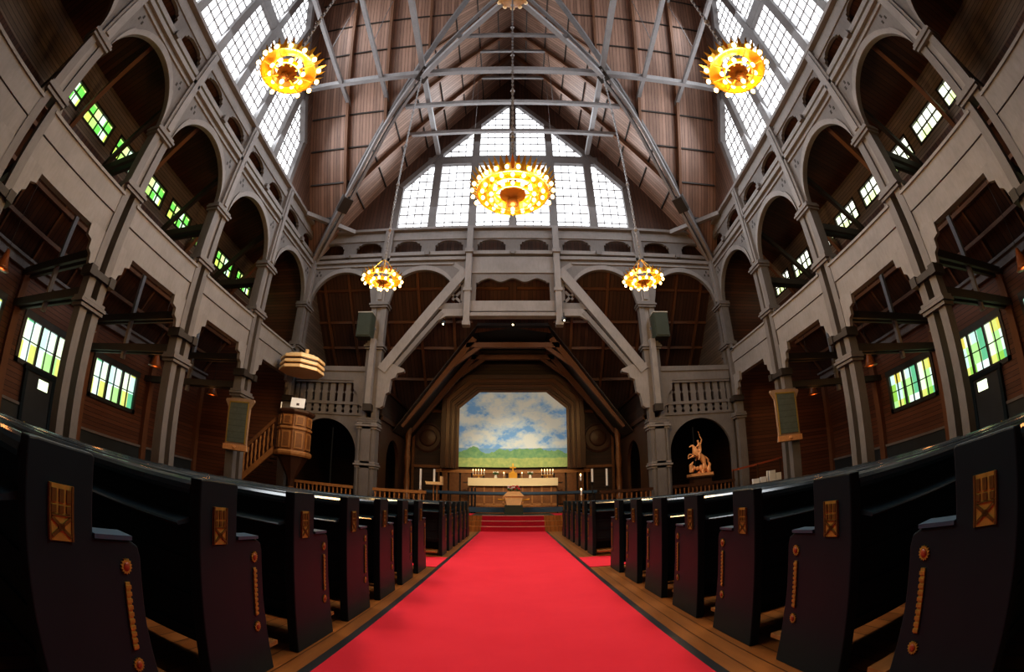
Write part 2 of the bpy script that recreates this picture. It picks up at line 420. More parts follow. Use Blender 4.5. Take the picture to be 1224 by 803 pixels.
# ------------------------------------------------------------------ gable walls with the great windows
def wtop(u): return 23.9-1.2*abs(u)
def gable(F, name, wname, label, bmat):
    g = empty(name); struct(g, 'boarded gable wall around the %s' % label, 'wall')
    us = sorted(set([round(x, 3) for x in lin(-10.2, 10.2, 40)] + [-5.96, 5.96, 0]))
    mb = MB(F)
    lo = lambda u: (wtop(u) if abs(u) <= 5.961 else 13.85)
    c = YC if F in (FL, FR) else 0
    for a, b in ((-10.25, -5.96), (-5.96, 0), (0, 5.96), (5.96, 10.25)):
        inside = (abs(a)+abs(b))/2 < 5.96
        mb.strip([u+c for u in lin(a, b, 8)], (lambda u: wtop(u-c)) if inside else 13.85, lambda u: roofz(u-c)+.15, -.25, -.05)
    mb.build('gable_boards', bmat, g)
    w = empty(wname); struct(w, label, 'window')
    # glass
    mb = MB(F)
    for a, b in ((-5.96, 0), (0, 5.96)): mb.strip([c+a, c+b], 13.85, lambda u: wtop(u-c), -.30, -.28)
    mb.build('glass', 'sky' if F is not FB else 'sky_b', w)
    # heavy mullions and transom
    mb = MB(F)
    for u in (-4.05, -2.03, 0, 2.03, 4.05):
        mb.box((c+u-.2, -.28, 13.8), (c+u+.2, -.02, wtop(u)+.1))
    for u in (-5.96, 5.96): mb.box((c+u-.14, -.28, 13.8), (c+u+.14, -.02, 16.9))
    mb.build('mullion', 'timber', w)
    mb = MB(F); mb.box((c-4.7, -.28, 18.32), (c+4.7, -.04, 18.88)); mb.build('transom', 'timber', w)
    mb = MB(F)
    for s_ in (-1, 1): mb.bar(tuple((c+s_*6.0, -.12, 16.7)), tuple((c, -.12, 23.95)), .3, .3, (0, 1, 0))
    mb.build('head_frame', 'timber', w)
    mb = MB(F)
    for a, b in ((-5.82,-4.25),(-3.85,-2.23),(-1.83,-.2),(.2,1.83),(2.23,3.85),(4.25,5.82)):
        n = 4
        for k in range(1, n):
            u = a+(b-a)*k/n; mb.box((c+u-.02, -.275, 13.85), (c+u+.02, -.22, wtop(u)))
    z = 14.4
    while z < 23.5:
        hw = min(5.9, (23.9-z)/1.2)
        mb.box((c-hw, -.275, z-.02), (c+hw, -.22, z+.02)); z += .56
    mb.build('glazing_bar', 'timber_lt', w)
    return g
gable(FF, 'wall_front', 'window_1', 'huge gable window above the front gallery, divided into small bright panes', 'wall_x')
gable(FL, 'wall_gable_left', 'window_2', 'huge slanting-topped gable window high on the left side', 'wall_y')
gable(FR, 'wall_gable_right', 'window_3', 'huge slanting-topped gable window high on the right side', 'wall_y')
gable(FB, 'wall_gable_back', 'window_4', 'gable window behind the viewer', 'wall_x')

# ------------------------------------------------------------------ timber arcades (side and front walls)
def arch_lo(c, R=1.66, spring=9.75):
    def f(u):
        d = abs(u-c)
        if d >= R: return spring
        return spring+math.sqrt(max(R*R-d*d, 0))*1.03
    return f
def frieze(F, us, g):
    """the band of small openings, with the sill moulding, between posts at us"""
    for a, b in zip(us[:-1], us[1:]):
        mb = MB(F)
        m = (a+b)/2
        mb.box((a, -.12, 13.18), (b, .10, 13.45)); mb.box((a, -.2, 13.45), (b, .02, 13.7))
        mb.build('frieze_band', 'timber_lt', g)
        for p, q in ((a, m), (m, b)):
            mb = MB(F); c = (p+q)/2; h = .67
            mb.box((p, -.1, 12.45), (c-h, .04, 13.18)); mb.box((c+h, -.1, 12.45), (q, .04, 13.18))
            def lo(u, c=c, h=h):
                d = abs(u-c)
                if d > h-.1: return 12.86
                if d > h-.22: return 13.0
                return 13.0+.13*math.sqrt(max(0, 1-(d/(h-.2))**2))
            mb.strip(lin(c-h, c-h+.22, 6)+lin(c-h+.23, c+h-.23, 10)+lin(c+h-.22, c+h, 6), lo, 13.19, -.1, .04)
            mb.build('frieze_panel', 'timber', g)
        mb = MB(F); mb.box((a, -.14, 12.26), (b, .16, 12.45)); mb.build('frieze_rail', 'timber_lt', g)
        mb = MB(F); mb.box((m-.1, -.1, 12.2), (m+.1, .3, 12.42)); mb.box((m-.13, .12, 12.3), (m+.13, .27, 12.4)); mb.build('rail_peg', 'timber', g)
        mb = MB(F); mb.box((a, -.16, 13.72), (b, .22, 13.86)); mb.build('sill_moulding', 'timber_lt', g)
    mb = MB(F); mb.box((us[0], -.6, 12.3), (us[-1], -.5, 13.7)); mb.build('frieze_backing', 'wall_y' if F in (FL, FR) else 'wall_x', g)
def trefoil(F, u, v, g_mb, s):
    for k in range(3):
        t = PI/2+k*2*PI/3; g_mb.box((u+math.cos(t)*s-.035, .078, v+math.sin(t)*s-.06), (u+math.cos(t)*s+.035, .092, v+math.sin(t)*s+.06))
def spandrel(F, a, b, g):
    c = (a+b)/2; R = 1.66
    mb = MB(F)
    us = [a]+[c-R*math.cos(PI*i/28) for i in range(29)]+[b]
    mb.strip(us, arch_lo(c), 12.0, -.08, .08)
    mb.build('arch_panel', 'timber', g)
    # raised archivolt and the stepped end of the arch
    mb = MB(F)
    us = [c-R*math.cos(PI*i/28) for i in range(29)]
    f = arch_lo(c); R2 = R+.2
    mb.strip(us, f, lambda u: f(u)+.24 if abs(u-c) < R*.8 else f(u)+.34, .08, .13)
    mb.build('archivolt', 'timber_lt', g)
    mb = MB(F); mb.box((a, -.1, 11.72), (b, .15, 11.80)); mb.box((a, -.12, 11.95), (b, .20, 12.12)); mb.build('string_moulding', 'timber_lt', g)
    mb = MB(F)
    for s_ in (-1, 1): trefoil(F, c+s_*1.45, 11.42, mb, .12)
    mb.build('pierced_ornament', 'timber_dk', g)
def column(F, u, label, lower=True, w=0.0, base=0.0):
    x = F(u, w, base)
    r = empty('timber_column', x)
    inv = Matrix.Translation(-Vector(x))
    G = lambda a, b, c: tuple(inv @ Vector(F(u+a, w+b, c)))
    tag(r, label, 'column', 'timber columns of the arcades')
    mb = MB(G)
    for s_ in (-1, 1): mb.box((s_*.235-.125, -.2, base), (s_*.235+.125, .18, 9.7))
    mb.build('post', 'timber', r)
    mb = MB(G); mb.box((-.1, -.12, 7.6), (.1, .1, 9.9)); mb.build('core_post', 'timber_lt', r)
    mb = MB(G); mb.box((-.2, -.06, 9.7), (.2, .2, 13.75)); mb.box((-.09, .2, 9.9), (.09, .26, 13.6)); mb.build('upper_shaft', 'timber_lt', r)
    for z in (4.33, 7.65, 9.67):
        mb = MB(G)
        for k in range(3): d = .05*(1 if k == 1 else 0); mb.box((-.42-d, -.28, z-.15+k*.1), (.42+d, .27+d, z-.07+k*.1))
        mb.build('clamp', 'timber', r)
    mb = MB(G); mb.box((-.38, -.2, base), (.38, .26, base+.5)); mb.box((-.34, -.2, base+.5), (.34, .22, base+.62)); mb.build('plinth', 'timber', r)
    if lower:
        # tongue-shaped beam-end blocks and scrolled brackets under the gallery beam
        mb = MB(G); mb.box((-.5, -.2, 4.95), (-.28, .34, 5.2)); mb.box((.28, -.2, 4.95), (.5, .34, 5.2)); mb.box((-.3, .1, 4.98), (.3, .3, 5.15)); mb.build('beam_block', 'timber_dk', r)
        for s_ in (-1, 1):
            mb = MB(G)
            mb.prism([(s_*.36, 6.15), (s_*.36, 5.2), (s_*.55, 5.2), (s_*.60, 5.42), (s_*.72, 5.5), (s_*.74, 5.72), (s_*.92, 5.78), (s_*.96, 6.15)], .02, .16, 'xzy')
            mb.build('bracket', 'timber_lt', r)
        for s_ in (-1, 1):
            mb = MB(G); mb.prism([(s_*.36, 7.25), (s_*.36, 7.75), (s_*.44, 7.7), (s_*.5, 7.45), (s_*.62, 7.35), (s_*.66, 7.25)], .0, .12, 'xzy'); mb.build('upper_bracket', 'timber', r)
    return r
def gallery_beam(F, a, b, g, side):
    mb = MB(F)
    mb.box((a, -.1, 6.1), (b, .12, 6.72)); mb.box((a, -.14, 6.74), (b, .16, 7.3)); mb.box((a, -.16, 7.3), (b, .22, 7.38)); mb.box((a, -.1, 6.05), (b, .15, 6.14))
    mb.build('gallery_beam', 'timber_lt', g)
side_us = [-1.99, 2.06, 6.12, 10.17, 14.22, D]
for F, side in ((FL, 'left'), (FR, 'right')):
    g = empty('trim_%s' % side); struct(g, 'arcaded timber framework of arches and gallery beam along the %s side' % side, 'arcade')
    frieze(F, side_us, g)
    for i in range(5):
        spandrel(F, side_us[i], side_us[i+1], g)
        gallery_beam(F, side_us[i]+.3, side_us[i+1]-.3, g, side)
    names = ['fifth and last', 'fourth', 'third', 'second', 'first']
    desc = {'left': ['', 'cut by the picture edge above the near pews', 'standing between the two lower green windows', 'beside the low green window', 'carrying the hymn board'],
            'right': ['', 'cut by the picture edge above the near pews', 'standing between the two lower windows', 'beside the low green-yellow window', 'carrying the hymn board']}[side]
    for i in range(5):
        if i == 0: continue
        column(F, side_us[i], 'grey double-post timber column on the %s side, %s' % (side, desc[i]))
    column(F, D-.1, 'grey timber corner column at the %s end of the front wall' % side, w=.1)
    # aisle tie beams, queen posts and struts
    sgn = -1 if side == 'left' else 1
    for i, y in enumerate(side_us[1:5]):
        nth = ['nearest', 'second nearest', 'third nearest', 'farthest'][i]
        r = empty('aisle_truss', (sgn*10.4, y, 4.65)); tag(r, 'dark aisle tie-beam truss behind the %s column of the %s side' % (nth, side), 'truss', 'aisle trusses')
        P = lambda x, yy, z: (sgn*(x-10.4), yy, z-4.65)
        for z, m in ((4.65, 'timber_dk'), (5.75, 'timber_dk'), (9.0, 'timber_dk')):
            for s_ in (-.14, .14):
                mb = MB(); mb.bar(P(10.35, s_, z), P(16 if z < 7 else 13.5, s_, z), .12, .24); mb.build('tie_beam', m, r)
        mb = MB(); mb.bar(P(13.15, 0, 9.4), P(13.15, 0, 4.3), .15, .15, (0, 1, 0)); mb.build('queen_post', 'timber_lt', r)
        mb = MB(); mb.bar(P(13.2, 0, 9.2), P(10.5, 0, 11.6), .15, .2); mb.build('brace', 'timber_dk', r)
    for i, y in enumerate((4.07, 8.12, 12.17, 16.2)):
        nth = ['nearest', 'second', 'third', 'farthest'][i]
        r = MB().bar((sgn*13.7, y, 9.25), (sgn*10.75, y, 12.75), .17, .2).build('rafter_strut', 'timber_br')
        tag(r, 'brown sloping strut crossing the %s upper window pair of the %s aisle' % (nth, side), 'strut', 'aisle struts')
    # leaded windows
    for i, y in enumerate((4.07, 8.12, 12.17, 16.2)):
        for s_ in (-1, 1):
            r = empty('window_%d' % (10+i*2+(s_ > 0)+(20 if sgn > 0 else 0)), (sgn*13.55, y+s_*.995, 10.62))
            struct(r, 'small %s leaded upper window of the %s aisle, bay %s' % ('green' if sgn < 0 else 'pale', side, ORD[i]), 'window')
            mb = MB()
            mb.box((-.02+.05*sgn, -.75, -.4), (.02+.05*sgn, .75, .4)); ob = mb.build('glass', 'g_up' if sgn < 0 else 'g_upr', r)
            mb = MB()
            for k in range(5): u = -.75+k*.375; mb.box((-.05, u-.018, -.4), (.05, u+.018, .4))
            mb.box((-.05, -.75, -.018), (.05, .75, .018)); mb.build('leading', 'timber_dk', r)
            mb = MB()
            for a, b in (((-.08, -.82, -.46), (.08, .82, -.38)), ((-.08, -.82, .38), (.08, .82, .46)), ((-.08, -.82, -.46), (.08, -.74, .46)), ((-.08, .74, -.46), (.08, .82, .46))): mb.box(a, b)
            mb.build('frame', 'timber_dk', r)
    for i, y in enumerate((0.0, 4.07, 8.12, 12.17)):
        r = empty('window_%d' % (50+i+(10 if sgn > 0 else 0)), (sgn*16.05, y, 3.79))
        struct(r, 'three-light leaded window low in the %s aisle wall, bay %s' % (side, ORD[i]), 'window')
        mb = MB(); mb.box((-.02+.05*sgn, -1.35, -.72), (.02+.05*sgn, 1.35, .72)); mb.build('glass', 'g_lo' if sgn < 0 else 'g_lor', r)
        mb = MB()
        for k in range(3):
            c = -.9+k*.9
            mb.box((-.05, c-.015, -.72), (.05, c+.015, .72)); mb.box((-.05, c-.42, -.015), (.05, c+.42, .015))
        mb.build('leading', 'black', r)
        mb = MB()
        for u in (-.45, .45): mb.box((-.1, u-.05, -.74), (.1, u+.05, .74))
        mb.build('mullion', 'dado', r)
        mb = MB()
        for a, b in (((-.12, -1.5, -.86), (.12, 1.5, -.70)), ((-.14, -1.5, .70), (.14, 1.5, .95)), ((-.12, -1.5, -.86), (.12, -1.34, .9)), ((-.12, 1.34, -.86), (.12, 1.5, .9))): mb.box(a, b)
        mb.build('frame', 'dado', r)
    # blue door below the second window
    r = empty('door_%d' % (1 if sgn < 0 else 2), (sgn*15.9, 8.0, 0)); struct(r, 'dark blue door with a small yellow light in the %s aisle wall' % side, 'door')
    MB().box((-.08, -.65, 0), (.08, .65, 2.86)).build('door_leaf', 'dado', r)
    mb = MB(); mb.box((-.14, -.8, 0), (.14, -.65, 2.95)); mb.box((-.14, .65, 0), (.14, .8, 2.95)); mb.box((-.16, -.85, 2.86), (.16, .85, 3.0)); mb.build('door_frame', 'pew', r)
    MB().box((-.1, -.05, 2.38), (.1, .45, 2.72)).build('pane', M['g_upr'], r)
    MB().ball((-sgn*.14, -.5, 1.1), .05).build('door_handle', 'gold', r)

# ------------------------------------------------------------------ front wall framework
g = empty('trim_front'); struct(g, 'timber framework of arches, frieze and king truss across the front', 'arcade')
fu = [-W, -6.08, -2.03, 2.03, 6.08, W]
frieze(FF, fu, g)
spandrel(FF, -W, -6.08, g); spandrel(FF, 6.08, W, g)
for s_ in (-1, 1):
    # arch between the main column and the truss, cut by the diagonal brace
    c = 4.15; R = 1.66
    f0 = arch_lo(c)
    f = lambda u: max(f0(abs(u)), 11.45-(abs(u)-2.05)*1.36) if abs(u) < c else f0(abs(u))
    us = sorted([s_*x for x in [2.03]+[c-R*math.cos(PI*i/28) for i in range(29)]+[6.08]])
    MB(FF).strip(us, f, 12.0, -.08, .08).build('arch_panel', 'timber', g)
    us2 = sorted([s_*(c-R*math.cos(PI*i/28)) for i in range(29)])
    MB(FF).strip(us2, f, lambda u: f(u)+.24, .08, .13).build('archivolt', 'timber_lt', g)
    mb = MB(FF)
    a, b = sorted((s_*2.2, s_*6.08)); a2, b2 = sorted((s_*2.75, s_*6.08))
    mb.box((a2, -.1, 11.72), (b2, .15, 11.80)); mb.box((a, -.12, 11.95), (b, .20, 12.12))
    mb.bar((s_*2.75, .03, 11.76), (s_*2.25, .03, 11.4), .22, .12, (0, 1, 0)); mb.build('string_moulding', 'timber_lt', g)
    # diagonal brace, its lower moulding and the knee below it
    mb = MB(FF); mb.bar((s_*2.15, .12, 11.35), (s_*5.65, .12, 6.55), .30, .42, (0, 0, 1)); mb.build('diagonal_brace', 'timber_lt', g)
    mb = MB(FF); mb.bar((s_*3.12, .08, 9.25), (s_*5.25, .08, 6.5), .24, .2, (0, 0, 1)); mb.build('brace_moulding', 'timber', g)
    mb = MB(FF); mb.prism([(s_*2.2, 9.28), (s_*2.2, 9.08), (s_*2.95, 9.08), (s_*3.3, 8.85), (s_*3.45, 9.0), (s_*3.1, 9.42), (s_*2.2, 9.42)], 0, .18, 'xzy'); mb.build('truss_foot', 'timber_lt', g)
    # pierced triangle between post and brace
    mb = MB(FF)
    mb.prism([(s_*2.2, 9.42), (s_*3.35, 9.42), (s_*3.2, 9.72), (s_*2.2, 9.72)], 0, .14, 'xzy')
    mb.prism([(s_*2.2, 9.7), (s_*2.34, 9.7), (s_*2.34, 10.9), (s_*2.2, 11.1)], 0, .12, 'xzy')
    for a, b in (((2.3, 10.75), (3.2, 9.7)), ((2.3, 9.75), (2.75, 10.2)), ((2.35, 10.3), (2.7, 9.9))):
        mb.bar((s_*a[0], .06, a[1]), (s_*b[0], .06, b[1]), .12, .12, (0, 0, 1))
    mb.build('fretwork', 'timber', g)
    # truss posts with pendant ends
    mb = MB(FF); mb.box((s_*2.03-.14, 0, 8.65), (s_*2.03+.14, .32, 13.75)); mb.box((s_*2.03-.17, -.02, 8.6), (s_*2.03+.17, .35, 8.8)); mb.box((s_*2.03-.19, -.02, 10.25), (s_*2.03+.19, .36, 10.4)); mb.box((s_*2.03-.19, -.02, 12.25), (s_*2.03+.19, .40, 12.45))
    mb.build('hanging_post', 'timber_lt', g)
# centre box of the truss
MB(FF).box((-1.9, -.1, 11.3), (1.9, .12, 12.12)).build('header_board', 'timber_lt', g)
mb = MB(FF); 
def scal(u):
    a = abs(u)
    if a > 1.66: return 10.55
    if a > 1.5: return 10.75
    return 10.88+.09*math.cos(u*PI/.55)
mb.strip([-1.9, -1.67]+lin(-1.66, 1.66, 60)+[1.67, 1.9], lambda u: 9.7 if abs(u) > 1.665 else scal(u), 11.25, -.02, .12)
mb.build('scalloped_panel', 'timber', g)
mb = MB(FF); mb.box((-1.9, -.12, 9.32), (1.9, .16, 9.82)); mb.box((-1.9, -.14, 9.05), (1.9, .26, 9.22)); mb.build('tie_beam', 'timber_lt', g)
MB(FF).box((-1.9, -.14, 11.22), (1.9, .18, 11.32)).build('header_moulding', 'timber_lt', g)
for s_, side in ((-1, 'left'), (1, 'right')):
    r = column(FF, s_*6.08, 'tall grey timber column of the front wall, %s of the altar opening, below a small chandelier' % side, lower=False, base=0.6)
    G = lambda a, b, c: (a, -b, c-.6)
    mb = MB(G)
    mb.prism([(-.42, 9.7), (.42, 9.7), (.62, 10.6), (.9, 11.2), (-.9, 11.2), (-.62, 10.6)], -.02, .16, 'xzy'); mb.build('flared_capital', 'timber', r)
    mb = MB(G); i_ = -s_
    mb.prism([(i_*.3, 6.9), (i_*.9, 6.85), (i_*1.45, 6.62), (i_*1.45, 6.5), (i_*1.15, 6.42), (i_*1.1, 6.25), (i_*.9, 6.15), (i_*.85, 5.6), (i_*.7, 5.5), (i_*.62, 5.0), (i_*.5, 4.9), (i_*.3, 4.9)], -.05, .22, 'xzy'); mb.build('stepped_bracket', 'timber_lt', r)
    mb = MB(G); mb.prism([(-i_*.3, 6.3), (-i_*.3, 4.9), (-i_*.5, 5.0), (-i_*.62, 5.5), (-i_*.8, 5.7), (-i_*.85, 6.3)], -.05, .16, 'xzy'); mb.build('inner_bracket', 'timber', r)
    mb = MB(G); mb.box((-.12, .2, 5.0), (.12, .5, 7.9)); mb.build('front_post', 'timber_lt', r)
    mb = MB(G); mb.box((-.18, -.1, 4.7), (.18, .55, 5.0)); mb.build('beam_end', 'timber_dk', r)
    mb = MB(G); mb.box((-.40, -.25, .6), (.40, .30, 4.3)); mb.box((-.2, .30, .6), (.2, .36, 4.2)); mb.box((-.36, .28, .6), (-.28, .34, 4.2)); mb.box((.28, .28, .6), (.36, .34, 4.2)); mb.build('lower_shaft', 'timber', r)
    mb = MB(G)
    for z in (2.45, 4.1):
        for k in range(3): d = .05*(k == 1); mb.box((-.45-d, -.3, z-.14+k*.1), (.45+d, .36+d, z-.06+k*.1))
    mb.build('lower_clamp', 'timber_lt', r)
    # lower gallery front with slotted balustrade over a round arch
    a, b = (-W+.3, -6.4) if s_ < 0 else (6.4, W-.3)
    c = (a+b)/2; R = 1.5
    mb = MB(FF); mb.box((a, -.15, 6.08), (b, .15, 6.55)); mb.box((a, -.18, 6.5), (b, .2, 6.72)); mb.box((a, -.14, 5.98), (b, .12, 6.1)); mb.build('gallery_front_beam', 'timber', g)
    mb = MB(FF); us = [a]+[c-R*math.cos(PI*i/24) for i in range(25)]+[b]
    fl = lambda u, c=c: 2.9+math.sqrt(max(0, R*R-(u-c)**2))*.98 if abs(u-c) < R else 0.6
    mb.strip([a, c-R-.001]+[c-R*math.cos(PI*i/24) for i in range(25)]+[c+R+.001, b], fl, 4.62, -.1, .06)
    mb.build('lower_arch_panel', 'timber', g)
    mb = MB(FF); mb.box((a, -.1, 5.02), (b, .08, 5.15)); mb.box((a, -.1, 4.55), (b, .1, 4.66)); mb.build('slotted_rail', 'timber', g)
    mb = MB(FF); n = 9; p = (b-a)/n
    for k in range(n+1):
        u = a+p*k
        for z0, z1 in ((4.66, 5.02), (5.15, 6.0)):
            mb.box((u-p*.31, -.06, z0), (u+p*.31, .05, z1)) if 0 < k < n else mb.box((max(a, u-p*.5), -.06, z0), (min(b, u+p*.5), .05, z1))
            if 0 < k < n:
                zz = (z0+z1)/2; mb.box((u-p*.42, -.05, zz-.05), (u+p*.42, .04, zz+.05))
    mb.build('slotted_balustrade', 'timber', g)
    # sloping roof of the room behind the upper arches and its rafters
    mb = MB(); x0, x1 = sorted((s_*2.3, s_*10.3))
    def lt(y): return 12.4-1.1*(y-18.27)
    n = 24
    vs = []
    # trapezoid cut-out for the chancel vault: outline |x| >= 2 + .8*(9.6-z) for z<9.6
    ys = lin(18.6, 24.2, 28)
    for y in ys:
        z = lt(y); xi = 0 if z > 9.55 else min(5.5, 1.55+(9.9-z)*.722)
        vs.append((xi, y, z))
    V = []; Fc = []
    for (xi, y, z) in vs: V += [(s_*xi, y, z), (s_*10.3, y, z), (s_*10.3, y, z+.12), (s_*xi, y, z+.12)]
    for i in range(len(vs)-1):
        q = 4*i
        for k in range(4): Fc.append((q+k, q+(k+1) % 4, q+4+(k+1) % 4, q+4+k))
    mb._add(V, Fc); mb.build('gallery_roof', 'wall_x', g)
    mb = MB()
    for x in (2.9, 4.6, 6.4, 8.2, 9.6):
        y1 = 24 if x > 5.6 else 18.27+(12.4-(9.9-(x-2.0)/.72))/1.1
        mb.bar((s_*x, 18.6, lt(18.6)-.1), (s_*x, y1, lt(y1)-.1), .13, .16)
    for y in (19.4, 20.55, 21.5, 22.7):
        z = lt(y); xi = .2 if z > 9.9 else 2.0+(9.9-z)*.72
        mb.bar((s_*xi, y, z-.08), (s_*10.2, y, z-.08), .1, .14)
    mb.build('gallery_rafter', 'timber_br', g)

# ------------------------------------------------------------------ chancel
ch = empty('wall_chancel'); struct(ch, 'dark boarded chancel around the altar painting', 'wall')
VA = [(-5.5, 4.4), (-1.7, 9.6), (1.7, 9.6), (5.5, 4.4)]
# back wall
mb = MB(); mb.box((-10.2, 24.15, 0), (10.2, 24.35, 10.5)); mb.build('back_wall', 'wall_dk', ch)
for s_ in (-1, 1):
    # vault slope and side wall with an arch
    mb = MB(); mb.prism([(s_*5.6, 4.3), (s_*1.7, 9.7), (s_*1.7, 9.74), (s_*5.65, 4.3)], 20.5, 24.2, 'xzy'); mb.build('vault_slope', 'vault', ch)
    SW = lambda u, w, v: (s_*(5.75-w), u, v)
    mb = MB(SW); c = 20.9; R = 1.15
    fl = lambda u: .6 if abs(u-c) > R else 2.75+math.sqrt(max(0, R*R-(u-c)**2))
    mb.strip([18.6, c-R-.001]+[c-R*math.cos(PI*i/18) for i in range(19)]+[c+R+.001, 24.15], fl, 4.6, -.08, .08)
    mb.build('side_arch_panel', 'darkwood', ch)
    mb = MB(SW); mb.box((18.6, -.02, 4.6), (24.15, .12, 5.9)); mb.build('side_gallery_front', 'wall_dk', ch)
    mb = MB(SW); mb.box((18.6, -.05, 4.5), (24.15, .18, 4.68)); mb.box((18.6, -.05, 5.85), (24.15, .18, 5.98)); mb.build('side_gallery_rail', 'darkwood', ch)
    mb = MB(); mb.lathe([(.16, .95), (.2, 1.0), (.2, 1.3), (.12, 1.4), (.17, 2.0), (.11, 2.6), (.17, 3.2), (.12, 3.8), (.16, 4.4), (.14, 5.1), (.22, 5.2), (.22, 5.4)], (s_*5.35, 22.6, 0), 12); mb.build('carved_post', 'wood', ch, True)
    # panelled corner with a round relief
    mb = MB()
    mb.lathe([(.02, 0), (.82, 0), (.82, .05), (.74, .07), (.70, .03), (.48, .03), (.44, .07), (.36, .09), (.02, .12)], (0, 0, 0), 24)
    o = mb.build('round_relief', 'darkwood', ch); o.rotation_euler = (PI/2, 0, 0); o.location = (s_*4.6, 24.14, 4.55)
    mb = MB(); mb.box((s_*4.6-.75, 24.02, 2.9), (s_*4.6+.75, 24.16, 3.05)); mb.box((s_*4.6-.75, 24.02, 5.95), (s_*4.6+.75, 24.16, 6.1)); mb.box((s_*4.6-.85, 24.02, 1.2), (s_*4.6-.72, 24.16, 6.1)); mb.box((s_*4.6+.72, 24.02, 1.2), (s_*4.6+.85, 24.16, 6.1)); mb.build('corner_panel_frame', 'wood', ch)
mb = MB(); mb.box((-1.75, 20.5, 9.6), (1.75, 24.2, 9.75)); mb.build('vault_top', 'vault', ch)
mb = MB()
for k in range(-6, 7): mb.box((k*.62-.26, 24.02, 1.0), (k*.62+.26, 24.15, 2.7))
mb.build('wainscot_panel', 'wood', ch)
MB().box((-4.1, 23.98, 2.68), (4.1, 24.16, 2.86)).build('wainscot_rail', 'woodmid', ch)
for Y_, zc, hw, lab in ((21.0, 8.75, 2.0, 'nearer'), (22.9, 8.75, 1.9, 'farther')):
    r = empty('chancel_truss', (0, Y_, 4.5)); tag(r, 'brown collar truss spanning the chancel, the %s one from the nave' % lab, 'truss', 'chancel trusses')
    MB().bar((-hw-.3, 0, zc-4.5), (hw+.3, 0, zc-4.5), .2, .26).build('collar_beam', 'timber_br', r)
    for s_ in (-1, 1):
        MB().bar((s_*(hw-.1), 0, zc-4.5+.35), (s_*5.35, 0, .15), .2, .28).build('rafter', 'timber_br', r)
        MB().bar((s_*(hw-.4), 0, zc-4.5-.05), (s_*(hw+1.6), 0, zc-4.5-1.55), .14, .2).build('brace', 'timber_br', r)
# altar painting with stepped octagonal frame
fr = empty('altar_painting', (0, 24.0, 3.0)); tag(fr, 'landscape altar painting of clouds, trees and green meadow in a stepped dark octagonal frame', 'painting')
def octo(hw, zb, zt, ch_): return [(-hw, zb), (hw, zb), (hw, zt-ch_*.85), (hw-ch_, zt), (-hw+ch_, zt), (-hw, zt-ch_*.85)]
MB().prism([(a, b-3) for a, b in octo(2.9, 3.0, 7.12, 1.07)], -.02, .04, 'xzy').build('canvas', 'painting', fr)
bpy.data.objects['canvas'].data.transform(Matrix.Translation((0, 24, 3))); bpy.data.objects['canvas'].location = (0, -24, -3)
def ring(i, o_, y0, y1, name, mat):
    mb = MB(); n = 6; vs = []
    for p in (i, o_):
        for y in (y0, y1): vs += [(a, y, b-3) for a, b in p]
    I0, I1, O0, O1 = 0, 6, 12, 18; fs = []
    for k in range(1, 6):
        j = (k+1) % 6
        fs += [(I0+k, I0+j, O0+j, O0+k), (I0+k, I1+k, I1+j, I0+j), (O0+k, O0+j, O1+j, O1+k), (I1+k, O1+k, O1+j, I1+j)]
    mb._add(vs, fs); mb.build(name, mat, fr)
hs = [2.88, 3.02, 3.12, 3.28, 3.36, 3.55, 3.78]
for k in range(6):
    a, b = hs[k], hs[k+1]
    ring(octo(a, 2.9, 7.1+(a-2.88)*.95, 1.07+(a-2.88)*.3), octo(b, 2.9, 7.1+(b-2.88)*.95, 1.07+(b-2.88)*.3), -.08-k*.085, .1, 'frame_moulding', ['mould', 'darkwood', 'mould', 'darkwood', 'mould', 'darkwood'][k])

# ------------------------------------------------------------------ platforms, steps, carpets
pl = empty('floor_chancel'); struct(pl, 'raised chancel floor with steps', 'floor')
MB().box((-10.1, 17.62, 0), (10.1, 24.15, .6)).build('platform', 'floor', pl)
MB().box((-4.0, 21.35, .6), (4.0, 24.15, .95)).build('altar_dais', 'floor', pl)
MB().box((-3.6, 17.32, 0), (3.6, 17.64, .4)).build('upper_step', 'floor', pl)
MB().box((-3.6, 17.0, 0), (3.6, 17.34, .2)).build('lower_step', 'floor', pl)
c = MB().box((-1.2, -6.5, 0), (1.2, 16.99, .012)).build('aisle_carpet', 'carpet'); tag(c, 'long bright red carpet runner down the centre aisle', 'carpet')
mb = MB()
for s_ in (-1, 1): mb.box((s_*1.235-.035, -6.5, 0), (s_*1.235+.035, 16.99, .010))
o = mb.build('trim_1', 'black'); struct(o, 'dark edge strips along the red runner', 'trim')
mb = MB(); prof = [(16.985, 0), (16.985, .212), (17.305, .212), (17.305, .412), (17.605, .412), (17.605, .612), (17.8, .612), (17.8, .602), (17.62, .602), (17.62, .4), (17.32, .4), (17.32, .2), (17.0, .2), (17.0, 0)]
mb.prism(prof, -1.18, 1.18, 'yzx'); c = empty('stair_carpet', (0, 17, 0)); mb.v = [(a, b-17, z) for a, b, z in mb.v]; mb.build('carpet_run', 'carpet_st', c); tag(c, 'red carpet covering the chancel steps, darkened with painted shade', 'carpet')
for k, (y, z) in enumerate(((-.02, .205), (.30, .405), (.60, .607))): MB().box((-1.18, y, z-.012), (1.18, y+.05, z+.014)).build('step_edge_highlight', 'step_hl', c)  # pale strips stand in for the highlight on each step edge
c = MB().box((-1.6, 17.82, .6), (1.6, 20.4, .613)).build('trolley_shadow_sheet', 'speaker'); tag(c, 'dark sheet painting the shadow under the coffin trolley at the top of the steps', 'mat')  # dark sheet stands in for the shadow below the trolley
